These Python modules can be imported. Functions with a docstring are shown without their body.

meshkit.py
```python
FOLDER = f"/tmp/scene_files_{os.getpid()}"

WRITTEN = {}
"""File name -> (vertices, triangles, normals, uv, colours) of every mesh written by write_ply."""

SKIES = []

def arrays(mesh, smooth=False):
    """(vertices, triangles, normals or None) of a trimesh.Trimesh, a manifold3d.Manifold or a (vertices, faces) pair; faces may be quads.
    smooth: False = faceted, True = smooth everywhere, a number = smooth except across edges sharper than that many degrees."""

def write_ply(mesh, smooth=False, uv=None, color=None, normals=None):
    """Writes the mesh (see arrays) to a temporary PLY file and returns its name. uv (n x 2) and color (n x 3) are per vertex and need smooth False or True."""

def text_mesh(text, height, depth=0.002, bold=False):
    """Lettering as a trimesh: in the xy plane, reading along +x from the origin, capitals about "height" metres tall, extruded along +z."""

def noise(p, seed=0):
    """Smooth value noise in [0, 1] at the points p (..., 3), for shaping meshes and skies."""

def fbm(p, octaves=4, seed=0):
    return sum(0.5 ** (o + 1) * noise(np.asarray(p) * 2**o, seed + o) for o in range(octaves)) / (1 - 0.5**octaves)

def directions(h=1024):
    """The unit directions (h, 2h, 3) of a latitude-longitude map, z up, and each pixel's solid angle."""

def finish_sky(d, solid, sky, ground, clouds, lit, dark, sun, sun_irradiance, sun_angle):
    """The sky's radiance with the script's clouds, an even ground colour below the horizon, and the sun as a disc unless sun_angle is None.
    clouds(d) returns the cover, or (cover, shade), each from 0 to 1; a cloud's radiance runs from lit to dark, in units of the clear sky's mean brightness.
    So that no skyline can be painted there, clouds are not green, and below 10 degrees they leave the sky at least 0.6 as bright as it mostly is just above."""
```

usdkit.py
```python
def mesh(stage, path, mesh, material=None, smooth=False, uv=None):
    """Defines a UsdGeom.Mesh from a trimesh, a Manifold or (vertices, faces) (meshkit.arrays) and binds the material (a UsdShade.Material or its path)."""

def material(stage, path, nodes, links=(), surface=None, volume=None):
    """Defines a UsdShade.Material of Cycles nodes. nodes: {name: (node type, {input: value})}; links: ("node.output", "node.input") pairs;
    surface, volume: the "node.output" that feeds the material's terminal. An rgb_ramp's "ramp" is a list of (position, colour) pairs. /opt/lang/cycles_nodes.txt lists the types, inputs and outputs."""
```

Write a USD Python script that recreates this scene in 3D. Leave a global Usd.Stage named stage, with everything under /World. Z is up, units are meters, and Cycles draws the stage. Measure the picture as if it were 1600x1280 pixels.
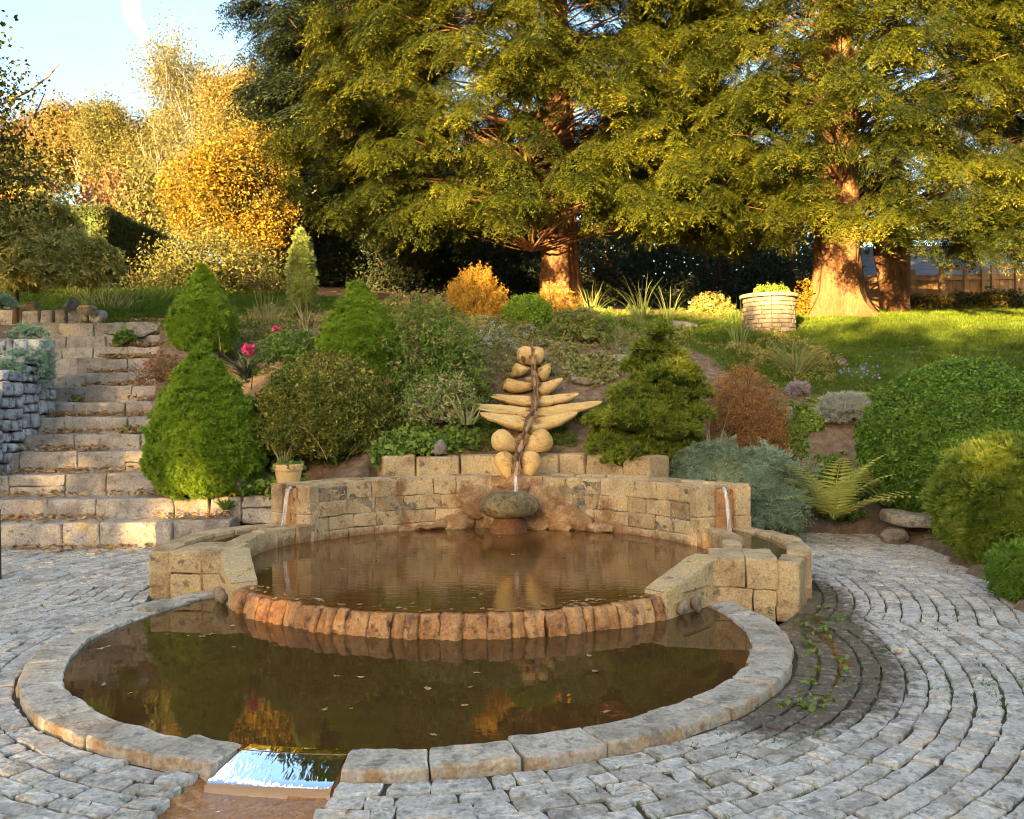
import math
import numpy as np, trimesh, usdkit, meshkit
from scipy.interpolate import RBFInterpolator
from scipy.spatial.transform import Rotation as Rot
from shapely.geometry import Polygon, Point, LineString
from shapely import contains_xy
from pxr import Usd, UsdGeom, UsdLux, UsdShade, Gf, Vt, Sdf

stage = Usd.Stage.CreateInMemory()
UsdGeom.SetStageUpAxis(stage, 'Z')
UsdGeom.Xform.Define(stage, '/World')
rng = np.random.default_rng(7)

# ------------------------------------------------------------------ camera, sky, sun, exposure
FOC, PITCH, ROLL = 1450.0, math.radians(0.31), -0.0125
EYE = np.array([0.0, 0.0, 1.5])
EXPOSURE = 3.72
cp, sp, cr, sr = math.cos(PITCH), math.sin(PITCH), math.cos(ROLL), math.sin(ROLL)
UPV, FWD = np.array([0, sp, cp]), np.array([0, cp, -sp])
RIGHT = cr * np.array([1.0, 0, 0]) + sr * UPV
UP = -sr * np.array([1.0, 0, 0]) + cr * UPV
cam = UsdGeom.Camera.Define(stage, '/World/camera')
cam.CreateHorizontalApertureAttr(36.0)
cam.CreateFocalLengthAttr(36.0 * FOC / 1600)
cam.CreateClippingRangeAttr((0.1, 5000.0))
cam.CreateExposureAttr(EXPOSURE)
cam.AddTransformOp().Set(Gf.Matrix4d(*RIGHT, 0, *UP, 0, *(-FWD), 0, *EYE, 1))

SUN_EL = math.radians(7.0)
sd = np.array([-0.42, -1.0]); sd /= np.linalg.norm(sd)
SUN = np.array([sd[0] * math.cos(SUN_EL), sd[1] * math.cos(SUN_EL), math.sin(SUN_EL)])
dome = UsdLux.DomeLight.Define(stage, '/World/sky')
dome.GetPrim().SetCustomDataByKey('kind', 'structure')
cl_a = np.array([-0.395, 1.0, 0.40]); cl_b = np.array([-0.43, 1.0, 0.62])       # the thin cloud runs between these two directions
cl_a /= np.linalg.norm(cl_a); cl_b /= np.linalg.norm(cl_b)
cl_n = np.cross(cl_a, cl_b); cl_n /= np.linalg.norm(cl_n)
cl_t = np.cross(cl_n, cl_a)
skym = usdkit.material(stage, '/World/Looks/sky_light', {
    's': ('sky_texture', {'sky_type': 'single_scattering', 'sun_disc': False, 'sun_elevation': SUN_EL, 'sun_rotation': math.atan2(sd[0], sd[1]), 'aerosol_density': 3.5, 'ozone_density': 1.7}),
    'g': ('texture_coordinate', {}), 'nz': ('noise_texture', {'scale': 9.0, 'detail': 5.0, 'roughness': 0.6}),
    'nb': ('math', {'math_type': 'multiply_add', 'value2': 0.07, 'value3': -0.035}),
    'd': ('vector_math', {'math_type': 'dot_product', 'vector2': tuple(cl_n)}),
    'd2': ('math', {'math_type': 'add'}), 'ab': ('math', {'math_type': 'absolute'}),
    'e': ('vector_math', {'math_type': 'dot_product', 'vector2': tuple(cl_t)}),
    'w': ('map_range', {'from_min': -0.01, 'from_max': 0.20, 'to_min': 0.004, 'to_max': 0.034, 'clamp': True}),
    'q': ('math', {'math_type': 'divide'}),
    'm': ('map_range', {'range_type': 'smoothstep', 'from_min': 0.0, 'from_max': 1.1, 'to_min': 0.6, 'to_max': 0.0, 'clamp': True}),
    'c': ('map_range', {'range_type': 'smoothstep', 'from_min': -0.035, 'from_max': 0.02, 'to_min': 0.0, 'to_max': 1.0, 'clamp': True}),
    'f': ('math', {'math_type': 'multiply', 'use_clamp': True}),
    'x': ('mix_color', {'b': (16.0, 15.5, 16.0), 'use_clamp': False}),
    'b': ('background_shader', {'strength': 0.07})},
    [('g.generated', 'nz.vector'), ('nz.fac', 'nb.value1'), ('g.generated', 'd.vector1'), ('d.value', 'd2.value1'), ('nb.value', 'd2.value2'), ('d2.value', 'ab.value1'),
     ('g.generated', 'e.vector1'), ('e.value', 'w.value'), ('ab.value', 'q.value1'), ('w.result', 'q.value2'), ('q.value', 'm.value'), ('e.value', 'c.value'),
     ('m.result', 'f.value1'), ('c.result', 'f.value2'), ('f.value', 'x.fac'), ('s.color', 'x.a'), ('x.result', 'b.color')], surface='b.background')
UsdShade.MaterialBindingAPI.Apply(dome.GetPrim()).Bind(skym)
sun = UsdLux.DistantLight.Define(stage, '/World/sun')
sun.CreateNormalizeAttr(True); sun.CreateIntensityAttr(1.25); sun.CreateAngleAttr(0.5); sun.CreateColorAttr((1.0, 0.66, 0.28))
sun.AddTransformOp().Set(Gf.Matrix4d().SetLookAt(Gf.Vec3d(*SUN), Gf.Vec3d(0, 0, 0), Gf.Vec3d(0, 0, 1)).GetInverse())


def P(u, v, Y):
    """The point at depth Y (metres in front of the lens) that the photograph shows at pixel (u, v)."""
    d = (u - 800) * RIGHT - (v - 640) * UP + FOC * FWD
    return EYE + d * (Y / d[1])


def G(u, v, z=-0.05):
    d = (u - 800) * RIGHT - (v - 640) * UP + FOC * FWD
    return EYE + d * ((z - EYE[2]) / d[2])


# ------------------------------------------------------------------ scene tree helpers
BASE = {}
GROUPS = {'dwarf_spruce': 'dwarf spruces by the steps', 'reed_clump': 'reeds on the bank', 'boulder': 'rocks on the bank', 'trailing_plant': 'trailing plants on the rubble wall', 'long_grass': 'long grass above the steps',
          'dead_stem': 'dry stems in the beds', 'shaded_evergreen': 'evergreens in the shade behind the yews', 'thicket': 'thickets behind the hedge', 'border_plants': 'low plants along the fence', 'compost_bay': 'compost bays',
          'water_jet': 'falling water', 'fern': 'ferns by the paving', 'pink_rose': 'pink roses', 'amber_shrub': 'orange shrubs by the left yew', 'golden_conifer': 'conifers at the right edge', 'copper_tree': 'autumn trees at the upper left',
          'yellow_tree': 'autumn trees at the upper left', 'rosette': 'rosette plants under the front dwarf spruce', 'coping_stone': 'flat stones on the terrace edging'}


def fresh(parent, name):
    k, path = 0, f'{parent}/{name}'
    while stage.GetPrimAtPath(path):
        k += 1
        path = f'{parent}/{name}_{k:03d}'
    return path


def tag(path, label=None, cat=None, group=None, kind=None):
    p = stage.GetPrimAtPath(path)
    if cat and not group:
        group = GROUPS.get(path.rpartition('/')[2].rstrip('0123456789').rstrip('_'))
    for k, t in (('label', label), ('category', cat), ('group', group), ('kind', kind)):
        if t:
            p.SetCustomDataByKey(k, t)
    return path


def thing(name, label, cat, loc=(0, 0, 0), group=None, kind=None):
    path = fresh('/World', name)
    x = UsdGeom.Xform.Define(stage, path)
    x.AddTranslateOp().Set(tuple(map(float, loc)))
    BASE[path] = np.asarray(loc, float)
    return tag(path, label, cat, group, kind)


def origin(parent):
    while parent not in BASE:
        if parent in ('/World', ''):
            return np.zeros(3)
        parent = parent.rpartition('/')[0]
    return BASE[parent]


def primvar(m, name, a):
    UsdGeom.PrimvarsAPI(m).CreatePrimvar(name, Sdf.ValueTypeNames.FloatArray, 'vertex').Set(Vt.FloatArray.FromNumpy(np.asarray(a, np.float32)))


def put(path, v, f, mat, tone=None, stain=None, smooth=False):
    v, f, n = meshkit.arrays((v, f), smooth)
    m = UsdGeom.Mesh.Define(stage, path)
    m.CreatePointsAttr(Vt.Vec3fArray.FromNumpy(v.astype(np.float32)))
    m.CreateFaceVertexCountsAttr(Vt.IntArray.FromNumpy(np.full(len(f), 3, np.int32)))
    m.CreateFaceVertexIndicesAttr(Vt.IntArray.FromNumpy(f.astype(np.int32).ravel()))
    m.CreateSubdivisionSchemeAttr('none')
    if n is not None:
        m.CreateNormalsAttr(Vt.Vec3fArray.FromNumpy(n.astype(np.float32)))
        m.SetNormalsInterpolation('vertex')
    for nm, a in (('tone', tone), ('stain', stain)):
        a = 0.0 if a is None and nm == 'stain' else (rng.random() if a is None else a)
        primvar(m, nm, np.full(len(v), a) if np.ndim(a) == 0 or len(a) != len(v) else a)
    UsdShade.MaterialBindingAPI.Apply(m.GetPrim()).Bind(mat)
    return path


def part(parent, name, vf, mat, tone=None, stain=None, smooth=False, kind=None, label=None):
    v, f = np.asarray(vf[0], float), vf[1]
    path = fresh(parent, name)
    put(path, v - origin(parent), f, mat, tone if tone is not None or len(vf) < 3 else vf[2], stain, smooth)
    return tag(path, label, kind=kind)


def solo(name, label, cat, vf, mat, **k):
    """A thing that is one mesh."""
    sm, tn, st = k.pop('smooth', False), k.pop('tone', None), k.pop('stain', None)
    path = fresh('/World', name)
    put(path, np.asarray(vf[0], float), vf[1], mat, tn if tn is not None or len(vf) < 3 else vf[2], st, sm)
    return tag(path, label, cat, **k)


def structure(name, vf, mat, **k):
    path = fresh('/World', name)
    put(path, np.asarray(vf[0], float), vf[1], mat, k.get('tone'), k.get('stain'), k.get('smooth', False))
    return tag(path, kind='structure')


def join(items):
    """(v, f[, tone]) triples joined into one."""
    v, f, t, n = [], [], [], 0
    for it in items:
        a, b = np.asarray(it[0], float), np.asarray(it[1], int)
        v.append(a); f.append(b + n); n += len(a)
        c = it[2] if len(it) > 2 else rng.random()
        t.append(np.full(len(a), c) if np.ndim(c) == 0 else c)
    return np.vstack(v), np.vstack(f), np.concatenate(t)


def frames(zdir, spin=None, xdir=None):
    """Quaternions that turn +z onto zdir (spun at random), or +x onto xdir with +z near zdir."""
    if xdir is not None:
        x = xdir / np.linalg.norm(xdir, axis=1, keepdims=True)
        y = np.cross(np.broadcast_to(zdir, x.shape), x); y /= np.linalg.norm(y, axis=1, keepdims=True) + 1e-9
        z = np.cross(x, y)
    else:
        z = zdir / np.linalg.norm(zdir, axis=1, keepdims=True)
        a = rng.normal(size=z.shape)
        x = np.cross(a, z); x /= np.linalg.norm(x, axis=1, keepdims=True)
        y = np.cross(z, x)
    return Rot.from_matrix(np.stack([x, y, z], 2)).as_quat()


def scatter(parent, name, protos, mat, pos, quat, scl, label=None, cat=None, group=None):
    """Many small pieces of one part (leaves, needles): kind stuff."""
    path = fresh(parent, name)
    pi = UsdGeom.PointInstancer.Define(stage, path)
    for i, it in enumerate(protos):
        q = f'{path}/piece_{i:03d}'
        put(q, it[0], it[1], mat if not isinstance(mat, list) else mat[i], it[2] if len(it) > 2 else 0.5)
        pi.GetPrototypesRel().AddTarget(q)
    n = len(pos)
    pi.CreatePositionsAttr(Vt.Vec3fArray.FromNumpy((pos - origin(parent)).astype(np.float32)))
    pi.CreateProtoIndicesAttr(Vt.IntArray.FromNumpy(rng.integers(0, len(protos), n).astype(np.int32)))
    pi.CreateOrientationsAttr(Vt.QuathArray.FromNumpy(quat.astype(np.float16)))
    s = np.broadcast_to(np.asarray(scl, np.float32).reshape(-1, 1) if np.ndim(scl) < 2 else scl, (n, 3))
    pi.CreateScalesAttr(Vt.Vec3fArray.FromNumpy(np.ascontiguousarray(s, np.float32)))
    return tag(path, label, cat, group, 'stuff')


# ------------------------------------------------------------------ materials
def ramp(cols):
    return {'ramp': [(p, c) for p, c in cols] if np.ndim(cols[0][-1]) else cols}


def leaf_mat(name, cols, trans=0.3, rough=0.55, spec=0.25, wn=0.35, scale=1.2):
    n = {'a': ('attribute', {'attribute': 'tone'}), 'o': ('object_info', {}), 'g': ('geometry', {}),
         'z': ('noise_texture', {'scale': scale, 'detail': 2.0}), 'k1': ('math', {'math_type': 'multiply_add', 'value2': 0.55, 'value3': 0.0}),
         'k2': ('math', {'math_type': 'multiply_add', 'value2': 0.2}), 'k3': ('math', {'math_type': 'multiply_add', 'value2': wn * 2}),
         'k4': ('math', {'math_type': 'subtract', 'value2': wn * 0.9 - 0.05, 'use_clamp': True}), 'r': ('rgb_ramp', ramp(cols)),
         'p': ('principled_bsdf', {'roughness': rough, 'specular_ior_level': spec}), 't': ('translucent_bsdf', {}), 'm': ('mix_closure', {'fac': trans})}
    return usdkit.material(stage, f'/World/Looks/{name}', n, [('a.fac', 'k1.value1'), ('o.random', 'k2.value1'), ('k1.value', 'k2.value3'), ('g.position', 'z.vector'),
        ('z.fac', 'k3.value1'), ('k2.value', 'k3.value3'), ('k3.value', 'k4.value1'), ('k4.value', 'r.fac'), ('r.color', 'p.base_color'), ('r.color', 't.color'),
        ('p.BSDF', 'm.closure1'), ('t.BSDF', 'm.closure2')], surface='m.closure')


def stone_mat(name, cols, stain=(0.30, 0.12, 0.03), dark=(0.05, 0.045, 0.035), scale=5.0, rough=0.85, spec=0.3, bump=0.5, lichen=0.45, fine=60.0, dark_amt=0.75, wet=None):
    n = {'g': ('geometry', {}), 'a': ('attribute', {'attribute': 'tone'}), 's': ('attribute', {'attribute': 'stain'}),
         'z': ('noise_texture', {'scale': scale, 'detail': 6.0, 'roughness': 0.6}), 'k1': ('math', {'math_type': 'multiply_add', 'value2': 0.55}),
         'k2': ('math', {'math_type': 'multiply_add', 'value2': 2.0, 'value3': -0.78}), 'r': ('rgb_ramp', ramp(cols)),
         'y': ('noise_texture', {'scale': scale * 2.3, 'detail': 8.0, 'roughness': 0.7}), 'ym': ('map_range', {'range_type': 'smoothstep', 'from_min': 0.62 - 0.3 * lichen, 'from_max': 0.74 - 0.3 * lichen, 'to_max': dark_amt, 'clamp': True}),
         'c1': ('mix_color', {'b': dark}), 'ys': ('math', {'math_type': 'multiply_add', 'value2': 2.4, 'value3': -1.2}), 'sm': ('math', {'math_type': 'multiply_add', 'value2': 1.15}), 'sn': ('map_range', {'range_type': 'smoothstep', 'from_min': 0.22, 'from_max': 0.95, 'clamp': True}),
         'c2': ('mix_color', {'b': stain}), 'fz': ('noise_texture', {'scale': fine, 'detail': 5.0, 'roughness': 0.7}), 'fm': ('map_range', {'from_min': 0.28, 'from_max': 0.72, 'to_min': 0.55, 'to_max': 1.35}),
         'c3': ('mix_color', {'blend_type': 'multiply', 'fac': 1.0, 'use_clamp': False}), 'bh': ('math', {'math_type': 'multiply_add', 'value2': 0.5}), 'b': ('bump', {'strength': bump, 'distance': 0.035}),
         'p': ('principled_bsdf', {'roughness': rough, 'specular_ior_level': spec})}
    if wet is not None:                                             # stained areas are wet: glossier
        n['wr'] = ('map_range', {'to_min': rough, 'to_max': wet, 'clamp': True})
    more = [] if wet is None else [('sn.result', 'wr.value'), ('wr.result', 'p.roughness')]
    return usdkit.material(stage, f'/World/Looks/{name}', n, more + [('g.position', 'z.vector'), ('g.position', 'y.vector'), ('g.position', 'fz.vector'), ('a.fac', 'k1.value1'), ('z.fac', 'k2.value1'),
        ('k2.value', 'k1.value3'), ('k1.value', 'r.fac'), ('y.fac', 'ym.value'), ('ym.result', 'c1.fac'), ('r.color', 'c1.a'), ('s.fac', 'sm.value1'), ('y.fac', 'ys.value1'), ('ys.value', 'sm.value3'),
        ('sm.value', 'sn.value'), ('sn.result', 'c2.fac'), ('c1.result', 'c2.a'), ('fz.fac', 'fm.value'), ('c2.result', 'c3.a'), ('fm.result', 'c3.b'),
        ('c3.result', 'p.base_color'), ('fz.fac', 'bh.value1'), ('y.fac', 'bh.value3'), ('bh.value', 'b.height'), ('b.normal', 'p.normal')], surface='p.BSDF')


def plain_mat(name, cols, rough=0.8, scale=12.0, bump=0.2, spec=0.3, stretch=(1, 1, 1)):
    n = {'g': ('geometry', {}), 'mp': ('mapping', {'scale': stretch}), 'z': ('noise_texture', {'scale': scale, 'detail': 5.0, 'roughness': 0.65}), 'r': ('rgb_ramp', ramp(cols)), 'b': ('bump', {'strength': bump, 'distance': 0.02}),
         'p': ('principled_bsdf', {'roughness': rough, 'specular_ior_level': spec}), 'a': ('attribute', {'attribute': 'tone'}), 'k': ('math', {'math_type': 'multiply_add', 'value2': 0.35}), 'k0': ('math', {'math_type': 'multiply_add', 'value2': 1.1, 'value3': -0.2})}
    return usdkit.material(stage, f'/World/Looks/{name}', n, [('g.position', 'mp.vector'), ('mp.vector', 'z.vector'), ('z.fac', 'k0.value1'), ('a.fac', 'k.value1'), ('k0.value', 'k.value3'), ('k.value', 'r.fac'), ('r.color', 'p.base_color'),
        ('z.fac', 'b.height'), ('b.normal', 'p.normal')], surface='p.BSDF')


def water_mat(name, tint, murk, fac_murk, scale=14.0, strength=0.12, stretch=(1, 1, 1)):
    """Clear-to-murky water sheet: Fresnel mirror over part tinted see-through, part suspended silt."""
    n = {'g': ('geometry', {}), 'mp': ('mapping', {'scale': stretch}), 'z': ('noise_texture', {'scale': scale, 'detail': 3.0, 'roughness': 0.55, 'distortion': 0.4}), 'b': ('bump', {'strength': strength, 'distance': 0.01}),
         'fr': ('fresnel', {'IOR': 1.33}), 'gl': ('glossy_bsdf', {'color': (0.95, 0.95, 0.95), 'roughness': 0.02}), 'tr': ('transparent_bsdf', {'color': tint}), 'df': ('diffuse_bsdf', {'color': murk}),
         'm1': ('mix_closure', {'fac': fac_murk}), 'm2': ('mix_closure', {})}
    return usdkit.material(stage, f'/World/Looks/{name}', n, [('g.position', 'mp.vector'), ('mp.vector', 'z.vector'), ('z.fac', 'b.height'), ('b.normal', 'fr.normal'), ('b.normal', 'gl.normal'), ('fr.fac', 'm2.fac'),
        ('tr.BSDF', 'm1.closure1'), ('df.BSDF', 'm1.closure2'), ('m1.closure', 'm2.closure1'), ('gl.BSDF', 'm2.closure2')], surface='m2.closure')


M = {}
M['paving'] = stone_mat('pale_setts', [(0, (0.23, 0.195, 0.15)), (0.35, (0.35, 0.315, 0.26)), (0.7, (0.445, 0.41, 0.35)), (1, (0.47, 0.37, 0.25))], scale=7, stain=(0.085, 0.066, 0.045), wet=0.22, lichen=0.36, dark=(0.10, 0.092, 0.08), dark_amt=0.6, fine=45, bump=0.45)
M['grout'] = plain_mat('mossy_grout', [(0, (0.035, 0.026, 0.016)), (0.55, (0.06, 0.045, 0.027)), (0.72, (0.05, 0.06, 0.018)), (1, (0.09, 0.07, 0.045))], scale=5, bump=0.6)
M['kerb'] = stone_mat('kerb_stone', [(0, (0.22, 0.18, 0.13)), (0.4, (0.35, 0.295, 0.215)), (0.75, (0.42, 0.365, 0.285)), (1, (0.46, 0.35, 0.215))], stain=(0.34, 0.20, 0.09), scale=4, lichen=0.38, dark=(0.12, 0.11, 0.095), fine=40)
M['wall'] = stone_mat('sandstone', [(0, (0.21, 0.125, 0.055)), (0.4, (0.36, 0.24, 0.115)), (0.7, (0.45, 0.325, 0.17)), (1, (0.50, 0.34, 0.14))], stain=(0.235, 0.118, 0.048), scale=4, lichen=0.24, dark=(0.07, 0.055, 0.035), fine=55, bump=0.7)
M['mortar'] = stone_mat('wall_mortar', [(0, (0.17, 0.125, 0.07)), (1, (0.30, 0.225, 0.13))], stain=(0.17, 0.065, 0.018), lichen=0.5, fine=70)
M['lip'] = stone_mat('iron_stained_stone', [(0, (0.20, 0.075, 0.018)), (0.4, (0.38, 0.17, 0.045)), (0.7, (0.48, 0.245, 0.08)), (1, (0.52, 0.30, 0.12))], stain=(0.07, 0.025, 0.01), scale=6, rough=0.35, spec=0.5, lichen=0.32, dark=(0.10, 0.04, 0.012), fine=50, bump=0.8)
M['stream'] = stone_mat('iron_stream_bed', [(0, (0.22, 0.08, 0.02)), (0.5, (0.42, 0.18, 0.05)), (1, (0.56, 0.30, 0.11))], scale=9, rough=0.3, spec=0.5, lichen=0.25, dark=(0.15, 0.07, 0.025), fine=70, bump=0.9)
M['fountain'] = stone_mat('fountain_stone', [(0, (0.38, 0.22, 0.07)), (0.5, (0.52, 0.33, 0.115)), (1, (0.60, 0.41, 0.16))], stain=(0.12, 0.055, 0.022), scale=3, lichen=0.36, dark=(0.22, 0.13, 0.05), dark_amt=0.5, fine=90, bump=0.25)
M['mushroom'] = stone_mat('mossy_basin_stone', [(0, (0.11, 0.075, 0.035)), (0.5, (0.20, 0.135, 0.06)), (1, (0.28, 0.20, 0.095))], stain=(0.13, 0.05, 0.015), scale=8, lichen=0.45, dark=(0.06, 0.055, 0.015), fine=70, bump=0.8)
M['step'] = stone_mat('grey_step_stone', [(0, (0.19, 0.155, 0.125)), (0.45, (0.31, 0.265, 0.215)), (0.8, (0.39, 0.335, 0.27)), (1, (0.47, 0.33, 0.16))], scale=5, lichen=0.30, dark=(0.10, 0.09, 0.08), fine=50, bump=0.7)
M['dry'] = stone_mat('dry_wall_stone', [(0, (0.24, 0.24, 0.245)), (0.5, (0.39, 0.39, 0.39)), (1, (0.48, 0.47, 0.45))], scale=6, lichen=0.42, dark=(0.09, 0.09, 0.09), fine=50, bump=0.8)
M['rock'] = stone_mat('garden_rock', [(0, (0.15, 0.115, 0.075)), (0.5, (0.26, 0.21, 0.15)), (1, (0.33, 0.275, 0.205))], scale=5, lichen=0.42, dark=(0.09, 0.08, 0.06), fine=50, bump=0.7)
M['planter'] = stone_mat('planter_stone', [(0, (0.12, 0.095, 0.065)), (0.5, (0.19, 0.155, 0.11)), (1, (0.24, 0.205, 0.15))], scale=6, lichen=0.35, dark=(0.09, 0.07, 0.045), dark_amt=0.5, fine=60)
M['soil'] = plain_mat('soil', [(0, (0.055, 0.032, 0.018)), (0.5, (0.12, 0.075, 0.045)), (1, (0.22, 0.145, 0.09))], scale=9, bump=0.8)
M['floor'] = plain_mat('silty_pool_floor', [(0, (0.06, 0.030, 0.010)), (0.5, (0.13, 0.066, 0.022)), (1, (0.19, 0.10, 0.038))], scale=3, bump=0.4)
M['bark'] = plain_mat('yew_bark', [(0, (0.035, 0.016, 0.008)), (0.5, (0.11, 0.052, 0.021)), (1, (0.21, 0.105, 0.042))], scale=7, bump=1.0, stretch=(3, 3, 0.5))
M['bark_grey'] = plain_mat('grey_bark', [(0, (0.06, 0.05, 0.04)), (1, (0.16, 0.13, 0.10))], scale=7, bump=0.7, stretch=(3, 3, 0.6))
M['bark_birch'] = plain_mat('birch_bark', [(0, (0.08, 0.07, 0.055)), (0.35, (0.20, 0.185, 0.16)), (1, (0.30, 0.28, 0.25))], scale=5, bump=0.3, stretch=(1, 1, 3))
M['twig'] = plain_mat('twigs', [(0, (0.07, 0.042, 0.024)), (1, (0.15, 0.095, 0.055))], scale=20)
M['straw'] = leaf_mat('dry_stalks', [(0, (0.22, 0.14, 0.05)), (0.6, (0.42, 0.31, 0.14)), (1, (0.52, 0.42, 0.22))], trans=0.25)
M['terracotta'] = plain_mat('terracotta', [(0, (0.42, 0.25, 0.09)), (1, (0.56, 0.37, 0.16))], scale=14, bump=0.08, rough=0.7)
M['timber'] = plain_mat('fence_timber', [(0, (0.17, 0.085, 0.03)), (0.5, (0.32, 0.17, 0.065)), (1, (0.44, 0.26, 0.11))], scale=9, bump=0.3, stretch=(6, 6, 0.5))
M['slate'] = plain_mat('roof_slate', [(0, (0.03, 0.033, 0.04)), (1, (0.08, 0.085, 0.10))], scale=6, bump=0.3)
M['render'] = plain_mat('pale_wall', [(0, (0.10, 0.09, 0.08)), (1, (0.17, 0.15, 0.13))], scale=4)
M['rust'] = plain_mat('dark_post', [(0, (0.03, 0.018, 0.015)), (1, (0.07, 0.04, 0.03))], scale=20)
M['up_water'] = water_mat('upper_pool_water', (0.62, 0.38, 0.17), (0.105, 0.045, 0.012), 0.40, scale=7.0, strength=0.13, stretch=(0.8, 2.2, 1))
M['low_water'] = water_mat('lower_pool_water', (0.45, 0.27, 0.11), (0.052, 0.028, 0.009), 0.46, scale=4.0, strength=0.045, stretch=(0.8, 1.6, 1))
M['trough_water'] = water_mat('trough_water', (0.62, 0.40, 0.18), (0.10, 0.055, 0.018), 0.35, scale=10.0, strength=0.10)
M['riffle'] = water_mat('riffle_water', (0.88, 0.74, 0.56), (0.36, 0.18, 0.075), 0.45, scale=30.0, strength=1.0)
M['runnel'] = stone_mat('wet_runnel', [(0, (0.09, 0.038, 0.012)), (0.5, (0.24, 0.12, 0.04)), (1, (0.44, 0.25, 0.09))], stain=(0.055, 0.024, 0.009), scale=9, rough=0.5, spec=0.3, lichen=0.35, dark=(0.02, 0.012, 0.008), fine=60, bump=0.9)
M['clear_water'] = water_mat('puddle', (0.80, 0.76, 0.68), (0.06, 0.045, 0.03), 0.08, scale=16.0, strength=0.5)
M['run_water'] = water_mat('running_water', (0.85, 0.70, 0.52), (0.40, 0.24, 0.12), 0.75, scale=11.0, strength=0.28, stretch=(1.6, 0.5, 1))
M['fall'] = usdkit.material(stage, '/World/Looks/falling_water', {'g': ('geometry', {}), 'mp': ('mapping', {'scale': (60, 60, 6)}), 'z': ('noise_texture', {'scale': 1.0, 'detail': 3.0}), 'r': ('map_range', {'from_min': 0.35, 'from_max': 0.65, 'to_min': 0.05, 'to_max': 0.5, 'clamp': True}),
    'gl': ('glass_bsdf', {'IOR': 1.33, 'roughness': 0.05, 'color': (1, 1, 1)}), 'df': ('diffuse_bsdf', {'color': (0.75, 0.72, 0.72)}), 'm': ('mix_closure', {})},
    [('g.position', 'mp.vector'), ('mp.vector', 'z.vector'), ('z.fac', 'r.value'), ('r.result', 'm.fac'), ('gl.BSDF', 'm.closure1'), ('df.BSDF', 'm.closure2')], surface='m.closure')
# foliage
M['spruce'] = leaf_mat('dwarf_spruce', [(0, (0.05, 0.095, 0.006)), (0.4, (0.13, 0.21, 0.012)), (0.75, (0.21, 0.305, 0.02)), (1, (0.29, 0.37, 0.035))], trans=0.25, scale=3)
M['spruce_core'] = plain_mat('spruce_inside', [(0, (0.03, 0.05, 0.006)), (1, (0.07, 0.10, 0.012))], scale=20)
M['column'] = leaf_mat('pale_column_conifer', [(0, (0.05, 0.07, 0.015)), (0.5, (0.14, 0.18, 0.045)), (1, (0.24, 0.28, 0.09))], trans=0.25, scale=4)
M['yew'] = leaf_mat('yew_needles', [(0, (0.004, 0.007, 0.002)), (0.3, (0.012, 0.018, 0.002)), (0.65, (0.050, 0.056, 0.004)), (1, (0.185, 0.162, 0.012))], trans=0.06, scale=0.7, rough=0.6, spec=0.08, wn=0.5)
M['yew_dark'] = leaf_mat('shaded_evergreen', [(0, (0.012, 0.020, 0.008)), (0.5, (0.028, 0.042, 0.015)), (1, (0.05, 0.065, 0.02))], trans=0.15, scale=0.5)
M['fir'] = leaf_mat('dark_fir', [(0, (0.006, 0.011, 0.005)), (0.5, (0.014, 0.023, 0.009)), (1, (0.030, 0.042, 0.014))], trans=0.12, scale=0.5)
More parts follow.
